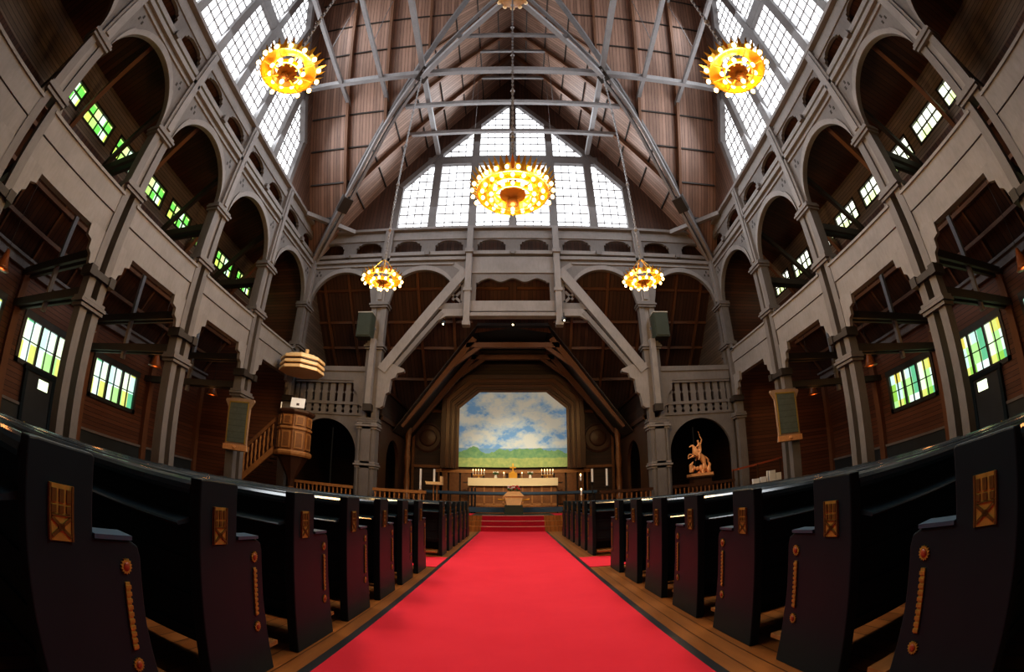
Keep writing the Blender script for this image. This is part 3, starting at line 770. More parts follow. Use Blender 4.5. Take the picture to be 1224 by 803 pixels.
for s_, nm in ((-1, 'left'), (1, 'right')):
    x0, x1 = sorted((s_*1.28, s_*9.4))
    c = MB().box((x0, 7.62, 0), (x1, 8.98, .011)).build('cross_carpet', 'carpet'); tag(c, 'red cross-aisle carpet between the %s pew blocks' % nm, 'carpet')
    x0, x1 = sorted((s_*1.62, s_*2.65))
    c = MB().box((x0, 17.75, .6), (x1, 20.0, .612)).build('chancel_mat', 'carpet'); tag(c, 'pale red mat on the chancel platform, %s of the coffin' % nm, 'mat')

# ------------------------------------------------------------------ roof trusses
def arm(ax, r, a, z):
    return {'f': (a, YC+r, z), 'b': (a, YC-r, z), 'l': (-r, YC+a, z), 'r': (r, YC+a, z)}[ax]
for ax, nm in (('f', 'front'), ('l', 'left'), ('r', 'right')):
    for r, dist in ((6.08, 'inner'), (8.1, 'outer')):
        t = empty('roof_truss', arm(ax, r, 0, 18.7)); tag(t, '%s roof truss with collar and tie beam in the %s gable arm' % (dist, nm), 'truss', 'roof trusses')
        base = Vector(arm(ax, r, 0, 18.7)); q = lambda a, z: tuple(Vector(arm(ax, r, a, z))-base)
        MB().bar(q(-5.55, 18.7), q(5.55, 18.7), .17, .22).build('tie_beam', 'timber_lt', t)
        MB().bar(q(-2.05, 23.65), q(2.05, 23.65), .13, .18).build('collar_beam', 'timber', t)
        for s_ in (-1, 1):
            MB().bar(q(s_*.05, RIDGE-.3), q(s_*r, roofz(r)-.3), .14, .2).build('principal_rafter', 'timber_br', t)
        for s_ in (-1, 1):
            MB().tube([q(s_*1.95, 23.6), q(s_*1.95, 18.75)], .018, 6).build('hanger_rod', 'timber', t)
for k, (p, q, lab) in enumerate((((-9.95, YC+4.05, 18.7), (9.95, YC+4.05, 18.7), 'long pale beam crossing the roof in front of the gable window'),
                   ((-9.95, YC-4.05, 18.9), (9.95, YC-4.05, 18.9), 'long pale beam crossing the roof overhead, behind the camera'),
                   ((-4.1, YC-9.9, 18.93), (-4.1, YC+9.9, 18.93), 'long pale beam running towards the gable window on the left'),
                   ((4.1, YC-9.9, 18.93), (4.1, YC+9.9, 18.93), 'long pale beam running towards the gable window on the right'))):
    b = MB().bar(p, q, .22, .3).build('ring_beam', 'timber_lt'); tag(b, lab, 'beam', 'ring beams of the roof')
b = MB().bar((-2.3, YC+2.05, 18.7), (2.3, YC+2.05, 18.7), .14, .18).build('tie_beam', 'timber'); tag(b, 'thin beam crossing high above the centre chandelier', 'beam')
for sx, sy, lab in ((-1, 1, 'front left'), (1, 1, 'front right'), (-1, -1, 'rear left'), (1, -1, 'rear right')):
    t = empty('diagonal_rib', (sx*9.95, YC+sy*9.95, 12.2)); tag(t, 'long curved diagonal roof rib rising from the %s corner' % lab, 'rib', 'diagonal roof ribs')
    base = Vector((sx*9.95, YC+sy*9.95, 12.2))
    d = lambda r, z, o=0: tuple(Vector((sx*r+o*sx*.7, YC+sy*r-o*sy*.7, z))-base)
    for o in (-.13, .13):
        pts = [(9.9, 12.2), (9.0, 12.95), (7.95, 14.0), (6.9, 15.4), (6.1, 16.75), (5.3, 17.75), (4.3, 18.6), (3.9, 18.75)]
        mb = MB()
        for i in range(len(pts)-1): mb.bar(d(*pts[i], o), d(*pts[i+1], o), .13, .26)
        mb.build('brace_timber', 'timber_lt', t)
    mb = MB(); mb.bar(d(4.3, 18.55), d(.35, 18.8), .2, .26); mb.build('diagonal_beam', 'timber_lt', t)
    mb = MB(); mb.bar(d(5.4, 19.0), d(.3, 20.0), .14, .2); mb.build('upper_beam', 'timber', t)
    mb = MB(); mb.bar(d(10.1, roofz(10.1)-.15), d(.1, RIDGE-.15), .24, .3); mb.build('valley_rafter', 'timber', t)
    for r, z in ((7.95, 14.05), (4.1, 18.7)):
        mb = MB(); mb.bar(d(r+.22, z-.22), d(r-.22, z+.22), .5, .4); mb.build('joint_block', 'timber_dk', t)
    mb = MB(); 
    e1 = (sx*10.0, YC+sy*8.0, 13.75); e2 = (sx*8.0, YC+sy*10.0, 13.75)
    mb.bar(tuple(Vector(e1)-base), tuple(Vector(e2)-base), .22, .22); mb.build('dragon_tie', 'timber_lt', t)
hub = empty('roof_hub', (0, YC, 18.8)); tag(hub, 'carved wooden hub where the roof beams meet, above the big chandelier', 'hub')
MB().lathe([(.15, -.35), (.5, -.25), (.62, -.1), (.62, .25), (.4, .4)], n=12).build('boss', 'woodmid', hub)
mb = MB()
for k in range(12): t = 2*PI*k/12; mb.ball((.6*math.cos(t), .6*math.sin(t), -.18), .1, 6, 4)
mb.build('scalloped_trim', 'woodlt', hub)

# ------------------------------------------------------------------ chandeliers
def chandelier(x, y, zc, ztop, R, no, nm, ni, label, power):
    t = empty('chandelier', (x, y, zc)); tag(t, label, 'chandelier', 'ring chandeliers')
    s = R/1.0
    H = ztop-zc
    def rng(r, z, h, th): return [(r, z-h/2), (r+th, z-h/2), (r+th, z+h/2), (r, z+h/2), (r, z-h/2)]
    def ringmb(r, z, h, th):
        mb = MB(); n = 32; vs = []
        pr = rng(r, z, h, th)[:4]
        for a, b in pr:
            for k in range(n): q = 2*PI*k/n; vs.append((a*math.cos(q), a*math.sin(q), b))
        fs = [(i*n+k, i*n+(k+1) % n, ((i+1) % 4)*n+(k+1) % n, ((i+1) % 4)*n+k) for i in range(4) for k in range(n)]
        mb._add(vs, fs); return mb
    ringmb(R*.80, .05, .20*s+.03, .03).build('outer_ring', 'goldb', t)
    ringmb(R*.46, .10, .02, R*.34).build('gilded_plate', 'goldb', t)
    if nm: ringmb(R*.60, -.05, .14, .03).build('middle_ring', 'goldb', t)
    ringmb(R*.42, -.12*s, .12*s+.02, .03).build('inner_ring', 'goldb', t)
    mb = MB(); nf = no*2
    for k in range(nf):
        q = 2*PI*k/nf; cs, sn = math.cos(q), math.sin(q); w = .028*s+.012
        r0, r1, r2 = R*.82, R*.92, R*1.06
        P = lambda r, l, z: (r*cs-l*sn, r*sn+l*cs, z)
        vs = [P(r0, -w*.6, .0), P(r0, w*.6, .0), P(r1, w*1.2, .10*s), P(r2, 0, .26*s), P(r1, -w*1.2, .10*s), P(r0, 0, -.1*s)]
        mb._add(vs, [(0, 1, 2, 3, 4), (0, 4, 3, 2, 1), (0, 5, 1)])
    mb.build('leaf_trim', 'goldb', t)
    mb = MB()
    for k in range(8):
        q = 2*PI*k/8; mb.bar((.05*math.cos(q), .05*math.sin(q), -.12*s), (R*.82*math.cos(q), R*.82*math.sin(q), .0), .03, .03)
    mb.build('spoke', 'gold', t)
    MB().lathe([(.02, -.42*s), (.10*s+.03, -.36*s), (.12*s+.02, -.26*s), (.10*s, -.18*s), (R*.30, -.10*s), (R*.30, -.06*s), (.03, .1*s)], n=16).build('centre_bowl', 'bowl', t, True)
    bm0 = MB().ball((0, 0, 0), .046, 8, 6, (1, 1, 1.25)).build('bulb', 'bulb', t, True); first = True
    spots = []
    for n_, r_, z_ in ((no, R*.93, -.03), (nm, R*.70, -.06), (ni, R*.50, -.14*s), (1, 0, -.5*s)):
        for k in range(n_):
            q = 2*PI*(k+.5)/max(n_, 1); spots.append((r_*math.cos(q), r_*math.sin(q), z_))
    for p in spots:
        b = bm0 if first else bm0.copy()
        if not first: COL.objects.link(b); b.parent = t
        first = False; b.location = p
    # hanging straps and chain with knots
    mb = MB()
    for k in range(4):
        q = 2*PI*k/4+.4; mb.tube([(R*.78*math.cos(q), R*.78*math.sin(q), .1), (.1*math.cos(q), .1*math.sin(q), .75*R+.15), (0, 0, .75*R+.22)], .014, 5)
    mb.build('strap', 'goldb', t)
    mb = MB(); z = .75*R+.2
    n = int((H-z)/.11); 
    for k in range(n):
        zz = z+k*(H-z)/n
        if k % 2: mb.box((-.036, -.014, zz), (.036, .014, zz+.12))
        else: mb.box((-.014, -.036, zz), (.014, .036, zz+.12))
    k = 1.9
    while k < H-.5: mb.ball((0, 0, k), .07, 6, 4); k += 2.0
    mb.build('chain', 'timber_lt', t)
    L = bpy.data.lights.new('chandelier_light', 'POINT'); L.energy = power; L.color = (1, .62, .25); L.shadow_soft_size = .35
    lo = bpy.data.objects.new('chandelier_light', L); COL.objects.link(lo); lo.parent = t; lo.location = (0, 0, -.75)
    return t
chandelier(0, YC, 7.85, 18.5, 1.0, 24, 18, 14, 'largest chandelier, a wide gilded ring with three tiers of bulbs, above the centre aisle', 330)
for x, y, lab in ((-4.1, 4.16, 'small gilded chandelier hanging before the great left window'), (4.1, 4.16, 'small gilded chandelier hanging before the great right window'),
                  (-4.1, 12.15, 'small gilded chandelier in front of the left column of the altar opening'), (4.1, 12.15, 'small gilded chandelier in front of the right column of the altar opening')):
    chandelier(x, y, 7.98 if y < 5 else 7.75, 18.55, .68, 14, 0, 10, lab, 230)

# ------------------------------------------------------------------ amber lampshades
for sgn, side in ((-1, 'left'), (1, 'right')):
    for i, y in enumerate((4.02, 8.25, 11.95, 16.0)):
        t = empty('pendant_lamp', (sgn*13.1, y, 4.82)); nth = ['nearest', 'second', 'third', 'farthest'][i]
        tag(t, 'amber bell-shaped pendant lamp in the %s aisle, %s from the camera' % (side, nth), 'lamp', 'amber pendant lamps')
        mb = MB(); n = 14; vs = []
        prof = [(.30, -.22), (.22, -.14), (.15, .08), (.06, .34), (.05, .34), (.13, .08), (.20, -.13), (.28, -.21)]
        MB().lathe(prof, n=14).build('shade', 'shade_out', t, True)
        MB().lathe([(.27, -.2), (.27, -.19)], n=14).build('glowing_inside', 'glow', t)
        MB().tube([(0, 0, .33), (0, 0, 4.6)], .012, 5).build('cord', 'timber_dk', t)
        L = bpy.data.lights.new('lamp_light', 'POINT'); L.energy = 14; L.color = (1, .4, .12); L.shadow_soft_size = .12
        lo = bpy.data.objects.new('lamp_light', L); COL.objects.link(lo); lo.parent = t; lo.location = (0, 0, -.4)

# ------------------------------------------------------------------ pews
TALL, ARM, FOOT = .33, .60, .66
def pew_proto(sgn, L):
    """pew running from x=0 (aisle end) outward to sgn*L, back at y=0, facing +y"""
    t = empty('church_pew')
    X = lambda a: sgn*a
    prof = [(0, 0), (0, 1.16), (.05, 1.165), (.315, 1.165), (TALL, 1.155), (TALL, .868), (ARM-.06, .862), (ARM-.015, .84), (ARM, .79), (ARM+.005, .5), (FOOT-.02, .15), (FOOT, 0)]
    def panel(xa, name='end_panel'):
        mb = MB(); a, b = sorted((X(xa), X(xa+.075))); mb.prism(prof, a, b, 'yzx')
        ob = mb.build(name, 'pew', t); m = ob.modifiers.new('b', 'BEVEL'); m.width = .008; m.segments = 2; return ob
    ep = panel(0); panel(L-.08, 'far_end_panel')
    # arm cap, its lighter blue paints in the light it would catch
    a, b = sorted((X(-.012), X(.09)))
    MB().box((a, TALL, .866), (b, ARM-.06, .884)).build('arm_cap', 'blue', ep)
    # carved gold plaque
    mb = MB(); x = -.004
    a, b = sorted((X(-.007), X(0))); mb.box((a, .105, .845), (b, .225, 1.035)); mb.build('gold_plaque', 'gold', ep)
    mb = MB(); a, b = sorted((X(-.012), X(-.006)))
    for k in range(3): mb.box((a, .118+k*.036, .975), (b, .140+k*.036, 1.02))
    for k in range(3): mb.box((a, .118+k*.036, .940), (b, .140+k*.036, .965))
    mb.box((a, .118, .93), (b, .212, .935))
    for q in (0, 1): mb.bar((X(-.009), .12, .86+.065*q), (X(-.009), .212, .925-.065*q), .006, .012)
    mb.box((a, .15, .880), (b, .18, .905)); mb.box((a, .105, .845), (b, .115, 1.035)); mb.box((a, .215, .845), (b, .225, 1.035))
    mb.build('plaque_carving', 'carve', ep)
    for z in (.76, .33):
        mb = MB(); n = 14; vs = [(X(-.008), ARM-.095+(.034 if k % 2 else .026)*math.cos(2*PI*k/28), z+(.034 if k % 2 else .026)*math.sin(2*PI*k/28)) for k in range(28)]
        mb._add(vs+[(X(.004), v[1], v[2]) for v in vs], [tuple(range(28)), tuple(range(55, 27, -1))]+[(k, (k+1) % 28, 28+(k+1) % 28, 28+k) for k in range(28)])
        mb.build('rosette', 'gold', ep)
        mb = MB(); mb.ball((X(-.008), ARM-.095, z), .019, 10, 6, (.4, 1, 1)); mb.build('rosette_centre', 'rust', ep, True)
    mb = MB(); a, b = sorted((X(-.007), X(0))); mb.box((a, ARM-.108, .40), (b, ARM-.082, .695)); 
    for k in range(10): mb.cbox((X(-.008), ARM-.095, .415+k*.029), (.008, .032, .016))
    mb.build('ornament_strip', 'gold', ep)
    # back, top rail, book ledge, seat
    a, b = sorted((X(.07), X(L-.05)))
    MB().box((a, .04, .30), (b, .075, 1.10)).build('backrest', 'pew', t)
    mb = MB()
    for z in (.36, .55, .74, .93): mb.box((a, .025, z-.012), (b, .042, z+.012))
    mb.build('back_batten', 'pew', t)
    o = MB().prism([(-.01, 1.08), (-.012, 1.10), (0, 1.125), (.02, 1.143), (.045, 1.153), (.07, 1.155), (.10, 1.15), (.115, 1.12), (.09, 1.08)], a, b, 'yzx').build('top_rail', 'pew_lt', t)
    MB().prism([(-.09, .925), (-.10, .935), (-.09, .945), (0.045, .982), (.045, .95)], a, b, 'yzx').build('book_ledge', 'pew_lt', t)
    MB().prism([(.07, .46), (.07, .43), (.56, .45), (.575, .465), (.57, .485), (.55, .49)], a, b, 'yzx').build('seat', 'pew', t)
    MB().box((a, .45, .10), (b, .48, .42)).build('seat_riser', 'pew', t)
    MB().box((a, -.30, .10), (b, -.16, .13)).build('foot_rail', 'woodmid', t)
    return t
for sgn, side, x0 in ((-1, 'left', 1.42), (1, 'right', 1.60)):
    proto = pew_proto(sgn, 7.9)
    rows = [(-.32+1.02*k, 'rear block', k) for k in range(8)] + [(9.2+1.02*k, 'front block', k) for k in range(6)]
    for i, (y, blk, k) in enumerate(rows):
        r = proto if i == 0 else copy_tree(proto)
        r.location = (sgn*x0, y, 0)
        if blk == 'rear block':
            lab = 'blue-black pew %s of the carpet, near block, %s' % (side, ['', 'nearest whole one', 'second whole one', 'third whole one', 'fourth whole one', 'fifth whole one', 'sixth whole one', 'last before the cross aisle'][k]) if k != 0 else 'blue-black pew beside the camera cut by the %s picture edge' % side
        else:
            lab = 'blue-black pew, %s side, %s row beyond the cross aisle' % (side, ORD[k])
        tag(r, lab, 'pew', 'church pews')
    # screen in front of the far block
    s = MB(); a, b = sorted((sgn*x0, sgn*(x0+7.9)))

# ------------------------------------------------------------------ altar, rail, coffin
al = empty('altar', (0, 22.8, .95)); tag(al, 'long altar with wooden panelled front standing below the painting', 'altar')
MB().box((-2.15, -.35, 0), (2.15, .45, 1.33)).build('body', 'wood', al)
mb = MB()
for k in range(-4, 5): mb.box((k*.47-.035, -.40, .05), (k*.47+.035, -.34, 1.3))
mb.box((-2.15, -.40, 0), (2.15, -.34, .12)); mb.box((-2.15, -.4, .62), (2.15, -.34, .7)); mb.build('front_panelling', 'woodmid', al)
MB().box((-2.5, .0, 1.15), (2.5, .6, 1.2)).build('side_shelf', 'darkwood', al)
c = empty('altar_cloth', (0, 22.8, 2.3)); c_ = MB()
o = MB().prism([(-.5, -.36), (-.5, .035), (.46, .035), (.46, -.36), (.455, -.36), (.455, .0), (-.46, .0), (-.46, -.36)], -2.2, 2.2, 'yzx').build('cloth', 'cloth', c)
tag(c, 'long cream cloth draped over the altar', 'altar cloth')
for s_, nm in ((-1, 'left'), (1, 'right')):
    t = empty('candelabrum', (s_*1.72, 22.85, 2.34)); tag(t, 'brass candelabrum with five candles on the %s end of the altar' % nm, 'candelabrum', 'altar candelabra')
    mb = MB(); mb.lathe([(.10, 0), (.10, .02), (.02, .04), (.02, .16)], n=10); mb.bar((-.3, 0, .17), (.3, 0, .17), .03, .03); mb.build('branch', 'goldb', t)
    for k in range(5): MB().tube([(-.28+k*.14, 0, .18), (-.28+k*.14, 0, .40)], .018, 6).build('candle', 'white', t); MB().ball((-.28+k*.14, 0, .43), .018, 6, 4, (1, 1, 2)).build('flame', 'flame', t)
    t = empty('flower_vase', (s_*.86, 22.8, 2.34)); tag(t, 'small vase of white flowers on the altar, %s of the cross' % nm, 'vase', 'altar flower vases')
    MB().lathe([(.05, 0), (.08, .05), (.05, .16), (.07, .18)], n=10).build('vase', 'white', t, True)
    mb = MB(); 
    for k in range(8): mb.ball((.1*math.cos(k), .08*math.sin(k*1.7), .24+.02*(k % 3)), .05, 6, 4)
    mb.build('leaves', 'leaf', t); mb = MB()
    for k in range(9): mb.ball((.12*math.cos(k*.9), .08*math.sin(k*1.3), .31+.015*(k % 2)), .035, 6, 4)
    mb.build('blossoms', 'flower_w', t)
    t = empty('altar_candle', (s_*.45, 22.8, 2.34)); tag(t, 'small single candle in a holder on the altar, %s of the cross' % nm, 'candle', 'single altar candles')
    MB().lathe([(.05, 0), (.05, .02), (.02, .03), (.025, .12)], n=8).build('holder', 'goldb', t); MB().tube([(0, 0, .12), (0, 0, .26)], .016, 6).build('candle_stick', 'white', t); MB().ball((0, 0, .29), .02, 6, 4, (1, 1, 2)).build('flame', 'flame', t)
t = empty('altar_cross', (0, 22.85, 2.335)); tag(t, 'gilded cross on a pedestal in the middle of the altar', 'cross')
MB().box((-.2, -.12, 0), (.2, .12, .3)).build('pedestal', 'goldb', t)
mb = MB(); mb.box((-.03, -.03, .3), (.03, .03, .78)); mb.box((-.15, -.03, .53), (.15, .03, .6)); mb.box((-.1, -.05, .3), (.1, .05, .36)); mb.build('cross_arms', 'goldb', t)
# communion rail
t = empty('communion_rail', (0, 21.15, .6)); tag(t, 'blue communion rail with a padded kneeler in front of the altar', 'rail')
mb = MB(); mb.box((-4.1, -.12, .90), (-.5, .12, 1.02)); mb.box((.5, -.12, .9), (3.9, .12, 1.02)); mb.box((-4.1, -.06, .86), (3.9, .06, .9)); mb.box((-.5, -.12, .9), (.5, .12, 1.02)); mb.build('top_rail', 'blue', t)
MB().box((-4.0, -.72, .06), (3.9, -.30, .30)).build('kneeler', 'blue', t)
for x in (-4.0, -2.9, -2.05, 2.05, 2.9, 3.8): MB().box((x-.03, -.05, 0), (x+.03, .05, .9)).build('post', 'black', t)
for x in (-1.75, -1.9): MB().box((x-.04, -.06, 0), (x+.04, .06, 1.2)).build('gate_post', 'black', t)
# coffin on its bier
t = empty('coffin', (0.03, 18.35, 1.02)); tag(t, 'pale wooden coffin seen end-on on a trolley before the altar', 'coffin')
def cof(w0, w1, z0, z1, y0, y1):
    mb = MB(); mb._add([(-w0, y0, z0), (w0, y0, z0), (w0, y1, z0), (-w0, y1, z0), (-w1, y0, z1), (w1, y0, z1), (w1, y1, z1), (-w1, y1, z1)], [(0,3,2,1),(4,5,6,7),(0,1,5,4),(1,2,6,5),(2,3,7,6),(3,0,4,7)]); return mb
cof(.27, .37, 0, .36, 0, 2.0).build('chest', 'woodlt', t)
cof(.41, .41, .36, .40, -.04, 2.04).build('lid_edge', 'woodlt', t)
cof(.40, .24, .40, .56, -.02, 2.0).build('lid', 'woodlt', t)
for s_ in (-1, 1): MB().tube([(s_*.36, .2, .2), (s_*.62, .2, .24), (s_*.62, 1.7, .24), (s_*.36, 1.7, .2)], .025, 6).build('carrying_bar', 'goldb', t)
t = empty('coffin_trolley', (.03, 18.35, .614)); tag(t, 'low dark trolley carrying the coffin', 'trolley')
mb = MB(); mb.box((-.36, 0, .3), (.36, 2, .40)); mb.box((-.38, .0, .0), (.38, .06, .3)); mb.box((-.38, 1.94, 0), (.38, 2, .3)); mb.build('frame', 'speaker', t)
for x in (-.32, .32):
    for y in (.1, 1.9): o = MB().lathe([(.05, -.02), (.05, .02)], n=10).build('wheel', 'black', t); o.rotation_euler = (0, PI/2, 0); o.location = (x, y, .05)
t = empty('flower_spray', (.03, 18.65, 1.60)); tag(t, 'spray of red and white flowers lying on the coffin lid', 'flowers')
for nm, m, sd in (('green_leaves', 'leaf', 1), ('red_flowers', 'flower_r', 2), ('white_flowers', 'flower_w', 3)):
    random.seed(sd); mb = MB()
    if m != 'leaf':
        for k in range(14): MB().ball((0, 0, 0), random.uniform(.04, .065), 7, 5, (1, 1, .7)).build(nm[:-1], m, t, True, (random.uniform(-.24, .24), random.uniform(-.2, .7), random.uniform(.08, .22)))
        continue
    for k in range(16): mb.ball((random.uniform(-.24, .24), random.uniform(-.2, .7), random.uniform(.04, .1 if m == 'leaf' else .22)), random.uniform(.035, .06), 6, 4)
    mb.build(nm, m, t)
# balustrades
for s_, nm in ((-1, 'left'), (1, 'right')):
    for seg, (xa, xb) in (('between the column and the altar rail', (3.4, 5.6)), ('in front of the round arch', (6.5, 9.4))):
        t = empty('balustrade', (s_*xa, 17.75, .6)); tag(t, 'turned wooden balustrade %s on the %s side' % (seg, nm), 'balustrade', 'chancel balustrades')
        L = xb-xa; a, b = sorted((0, s_*L))
        mb = MB(); mb.box((a, -.07, .80), (b, .07, .92)); mb.build('handrail', 'woodmid' if s_ < 0 else 'darkwood', t)
        mb = MB(); mb.box((a, -.05, .06), (b, .05, .14)); mb.build('bottom_rail', 'wood', t)
        n = int(L/.19)
        b0 = MB().lathe([(.03, .14), (.055, .2), (.03, .3), (.06, .48), (.03, .62), (.045, .74), (.035, .80)], n=7).build('baluster', 'woodmid' if s_ < 0 else 'wood', t, True)
        b0.location = (s_*.1, 0, 0)
        for k in range(1, n): q = b0.copy(); COL.objects.link(q); q.parent = t; q.location = (s_*(.1+k*L/n), 0, 0)
# candle stands and lectern
for x, z1, z2, lab in ((-3.79, 1.60, 2.45, 'tall white candle on a stand, left of the small lectern'), (3.24, 1.93, 2.47, 'tall white candle on a black stand right of the altar, nearer the altar'), (3.85, 1.75, 2.45, 'tall white candle on a black stand right of the altar, farther from the altar')):
    t = empty('candle_stand', (x, 18.5, .6)); tag(t, lab, 'candle', 'tall standing candles')
    m = 'black' if x > 0 else 'frame'
    MB().lathe([(.2, 0), (.2, .03), (.03, .08), (.025, z1-.7), (.09, z1-.66), (.09, z1-.62)], n=12).build('stand', m, t)
    MB().tube([(0, 0, z1-.62), (0, 0, z2-.6)], .045, 10).build('candle', 'white', t)
for x, zt, lab in ((2.83, 2.24, 'lit candle on a thin stand close to the painting frame'), (2.75, 1.6, 'short candle in a pale holder by the end of the right pews')):
    t = empty('candle_stand', (x, 18.35 if zt < 2 else 19.0, .6)); tag(t, lab, 'candle', None)
    MB().lathe([(.12, 0), (.12, .03), (.02, .06), (.02, zt-.85), (.05, zt-.83)], n=10).build('stand', 'darkwood' if zt > 2 else 'woodlt', t)
    MB().tube([(0, 0, zt-.83), (0, 0, zt-.62)], .035, 8).build('candle', 'white', t); MB().ball((0, 0, zt-.58), .03, 6, 4, (1, 1, 1.8)).build('flame', 'flame', t)
t = empty('lectern', (-3.15, 18.4, .6)); tag(t, 'pale wooden lectern tray on two thin posts', 'lectern')
for x in (-.07, .07): MB().box((x-.02, -.03, 0), (x+.02, .03, 1.2)).build('post', 'woodmid', t)
MB().box((-.25, -.2, 0), (.25, .2, .05)).build('base', 'wood', t)
mb = MB(); mb.box((-.36, -.2, 1.2), (.30, .2, 1.32)); mb.box((.22, -.2, 1.3), (.30, .2, 1.55)); mb.box((-.42, -.05, 1.29), (-.3, .05, 1.33)); mb.build('tray', 'woodlt', t)
t = MB().tube([(-3.2, 18.4, 1.92), (-3.2, 18.4, 2.45)], .045, 10).build('pillar_candle', 'white'); tag(t, 'white candle standing on the lectern tray', 'candle')

# ------------------------------------------------------------------ pulpit, canopy and stair
PX, PY = -8.9, 16.75
t = empty('pulpit', (PX, PY, 0)); tag(t, 'octagonal carved wooden pulpit on a pedestal at the left corner', 'pulpit')
MB().lathe([(.72, 2.55), (.72, 4.15)], n=8, ph=PI/8).build('body', 'wood', t)
MB().lathe([(.80, 4.12), (.84, 4.2), (.84, 4.27), (.78, 4.3)], n=8, ph=PI/8).build('top_rail', 'darkwood', t)
MB().lathe([(.78, 2.42), (.82, 2.5), (.82, 2.58), (.74, 2.64)], n=8, ph=PI/8).build('lower_moulding', 'woodmid', t)
MB().lathe([(.75, 3.48), (.77, 3.5), (.77, 3.56), (.75, 3.58)], n=8, ph=PI/8).build('middle_moulding', 'woodmid', t)
MB().lathe([(.12, 1.2), (.16, 1.5), (.3, 1.75), (.5, 2.1), (.68, 2.42)], n=8, ph=PI/8).build('underside', 'darkwood', t)
MB().lathe([(.3, 0), (.3, .15), (.12, .3), (.16, .7), (.12, 1.2)], n=10).build('pedestal', 'wood', t, True)
for k in range(8):
    q = 2*PI*k/8
    mb = MB(lambda a, b, c, q=q: ((.665+b)*math.cos(q)-a*math.sin(q), (.665+b)*math.sin(q)+a*math.cos(q), c))
    mb.box((-.19, 0, 2.72), (.19, .045, 3.4)); mb.build('lower_panel', 'woodmid', t)
    mb = MB(mb.map); mb.box((-.19, 0, 3.66), (.19, .045, 4.05)); mb.build('upper_panel', 'woodmid', t)
    mb = MB(lambda a, b, c, q=q: ((.665+b)*math.cos(q)-a*math.sin(q), (.665+b)*math.sin(q)+a*math.cos(q), c))
    mb.box((-.13, .04, 2.78), (.13, .055, 3.34)); mb.build('lower_field', 'wood', t)
    mb = MB(mb.map); mb.box((-.13, .04, 3.72), (.13, .055, 3.99)); mb.build('upper_field', 'wood', t)
t = empty('pulpit_canopy', (PX+.02, PY, 5.95)); tag(t, 'layered pale wooden sounding canopy above the pulpit', 'canopy')
for k, (z, r, m) in enumerate(((.0, .98, 'woodlt'), (.17, .90, 'darkwood'), (.22, .98, 'woodlt'), (.40, .92, 'darkwood'), (.45, .97, 'woodlt'))):
    MB().lathe([(r, z), (r+.04, z+.02), (r+.02, z+.14), (r-.06, z+.17)], n=8, ph=PI/8).build('canopy_tier', m, t)
MB().lathe([(.92, .6), (.7, .72), (.3, .8)], n=8, ph=PI/8).build('canopy_roof', 'woodlt', t)
MB().tube([(.15, 0, .75), (.15, 0, 1.05)], .09, 8).build('finial', 'woodlt', t)
MB().bar((-.1, 0, .3), (-1.1, 1.2, .3), .15, .2).build('support_arm', 'darkwood', t)
t = empty('book_stand', (PX+.35, PY-.62, 4.3)); tag(t, 'white open book on a stand on the pulpit rim', 'book')
o = MB().box((-.30, -.02, .05), (.30, .02, .50)).build('page', 'paper', t); o.rotation_euler = (-.35, 0, .3)
o = MB().box((-.05, -.03, .15), (.07, -.02, .25)).build('dark_emblem', 'darkwood', t); o.rotation_euler = (-.35, 0, .3)
MB().tube([(0, .1, 0), (0, .1, .25)], .02, 6).build('stem', 'black', t)
t = empty('pulpit_candle', (PX-.72, PY-.1, 4.28)); tag(t, 'white candle at the outer edge of the pulpit', 'candle'); MB().tube([(0, 0, 0), (0, 0, .38)], .03, 8).build('candle', 'white', t)
t = empty('pulpit_stair', (-11.68, 16.75, 0)); tag(t, 'wooden stair with carved balustrade climbing to the pulpit', 'stair')
mb = MB(); n = 10
for k in range(n): mb.box((k*.2, -.3, .9+k*.17-.05), (k*.2+.24, .3, .9+k*.17)); 
mb.build('tread', 'darkwood', t)
MB().prism([(-.2, .55), (2.0, 2.45), (2.0, 2.75), (-.2, .85)], -.34, -.28, 'xzy').build('string_board', 'woodmid', t)
MB().prism([(-.2, 1.75), (2.0, 3.75), (2.0, 3.95), (-.2, 1.95)], -.38, -.26, 'xzy').build('handrail', 'wood', t)
b0 = MB().lathe([(.03, 0), (.06, .12), (.03, .3), (.06, .5), (.03, .72), (.05, .9), (.03, 1.02)], n=7).build('baluster', 'woodmid', t, True)
for k in range(11):
    q = b0 if k == 0 else b0.copy()
    if k: COL.objects.link(q); q.parent = t
    q.location = (-.1+k*.2, -.31, .85+k*.182)
MB().box((-.3, -.35, 0), (-.1, .35, 1.9)).build('newel_post', 'wood', t)
# right side handrail
t = empty('stair_handrail', (9.9, 16.5, 0)); tag(t, 'thin red-brown handrail sloping up beside the right column', 'handrail')
MB().bar((-1.25, 0, 1.83), (1.3, 0, 2.1), .06, .08).build('rail', 'rust', t)
for x in (-1.2, 0, 1.2): MB().box((x-.03, -.03, 0), (x+.03, .03, 1.84+.1*(x+1.2))).build('post', 'darkwood', t)

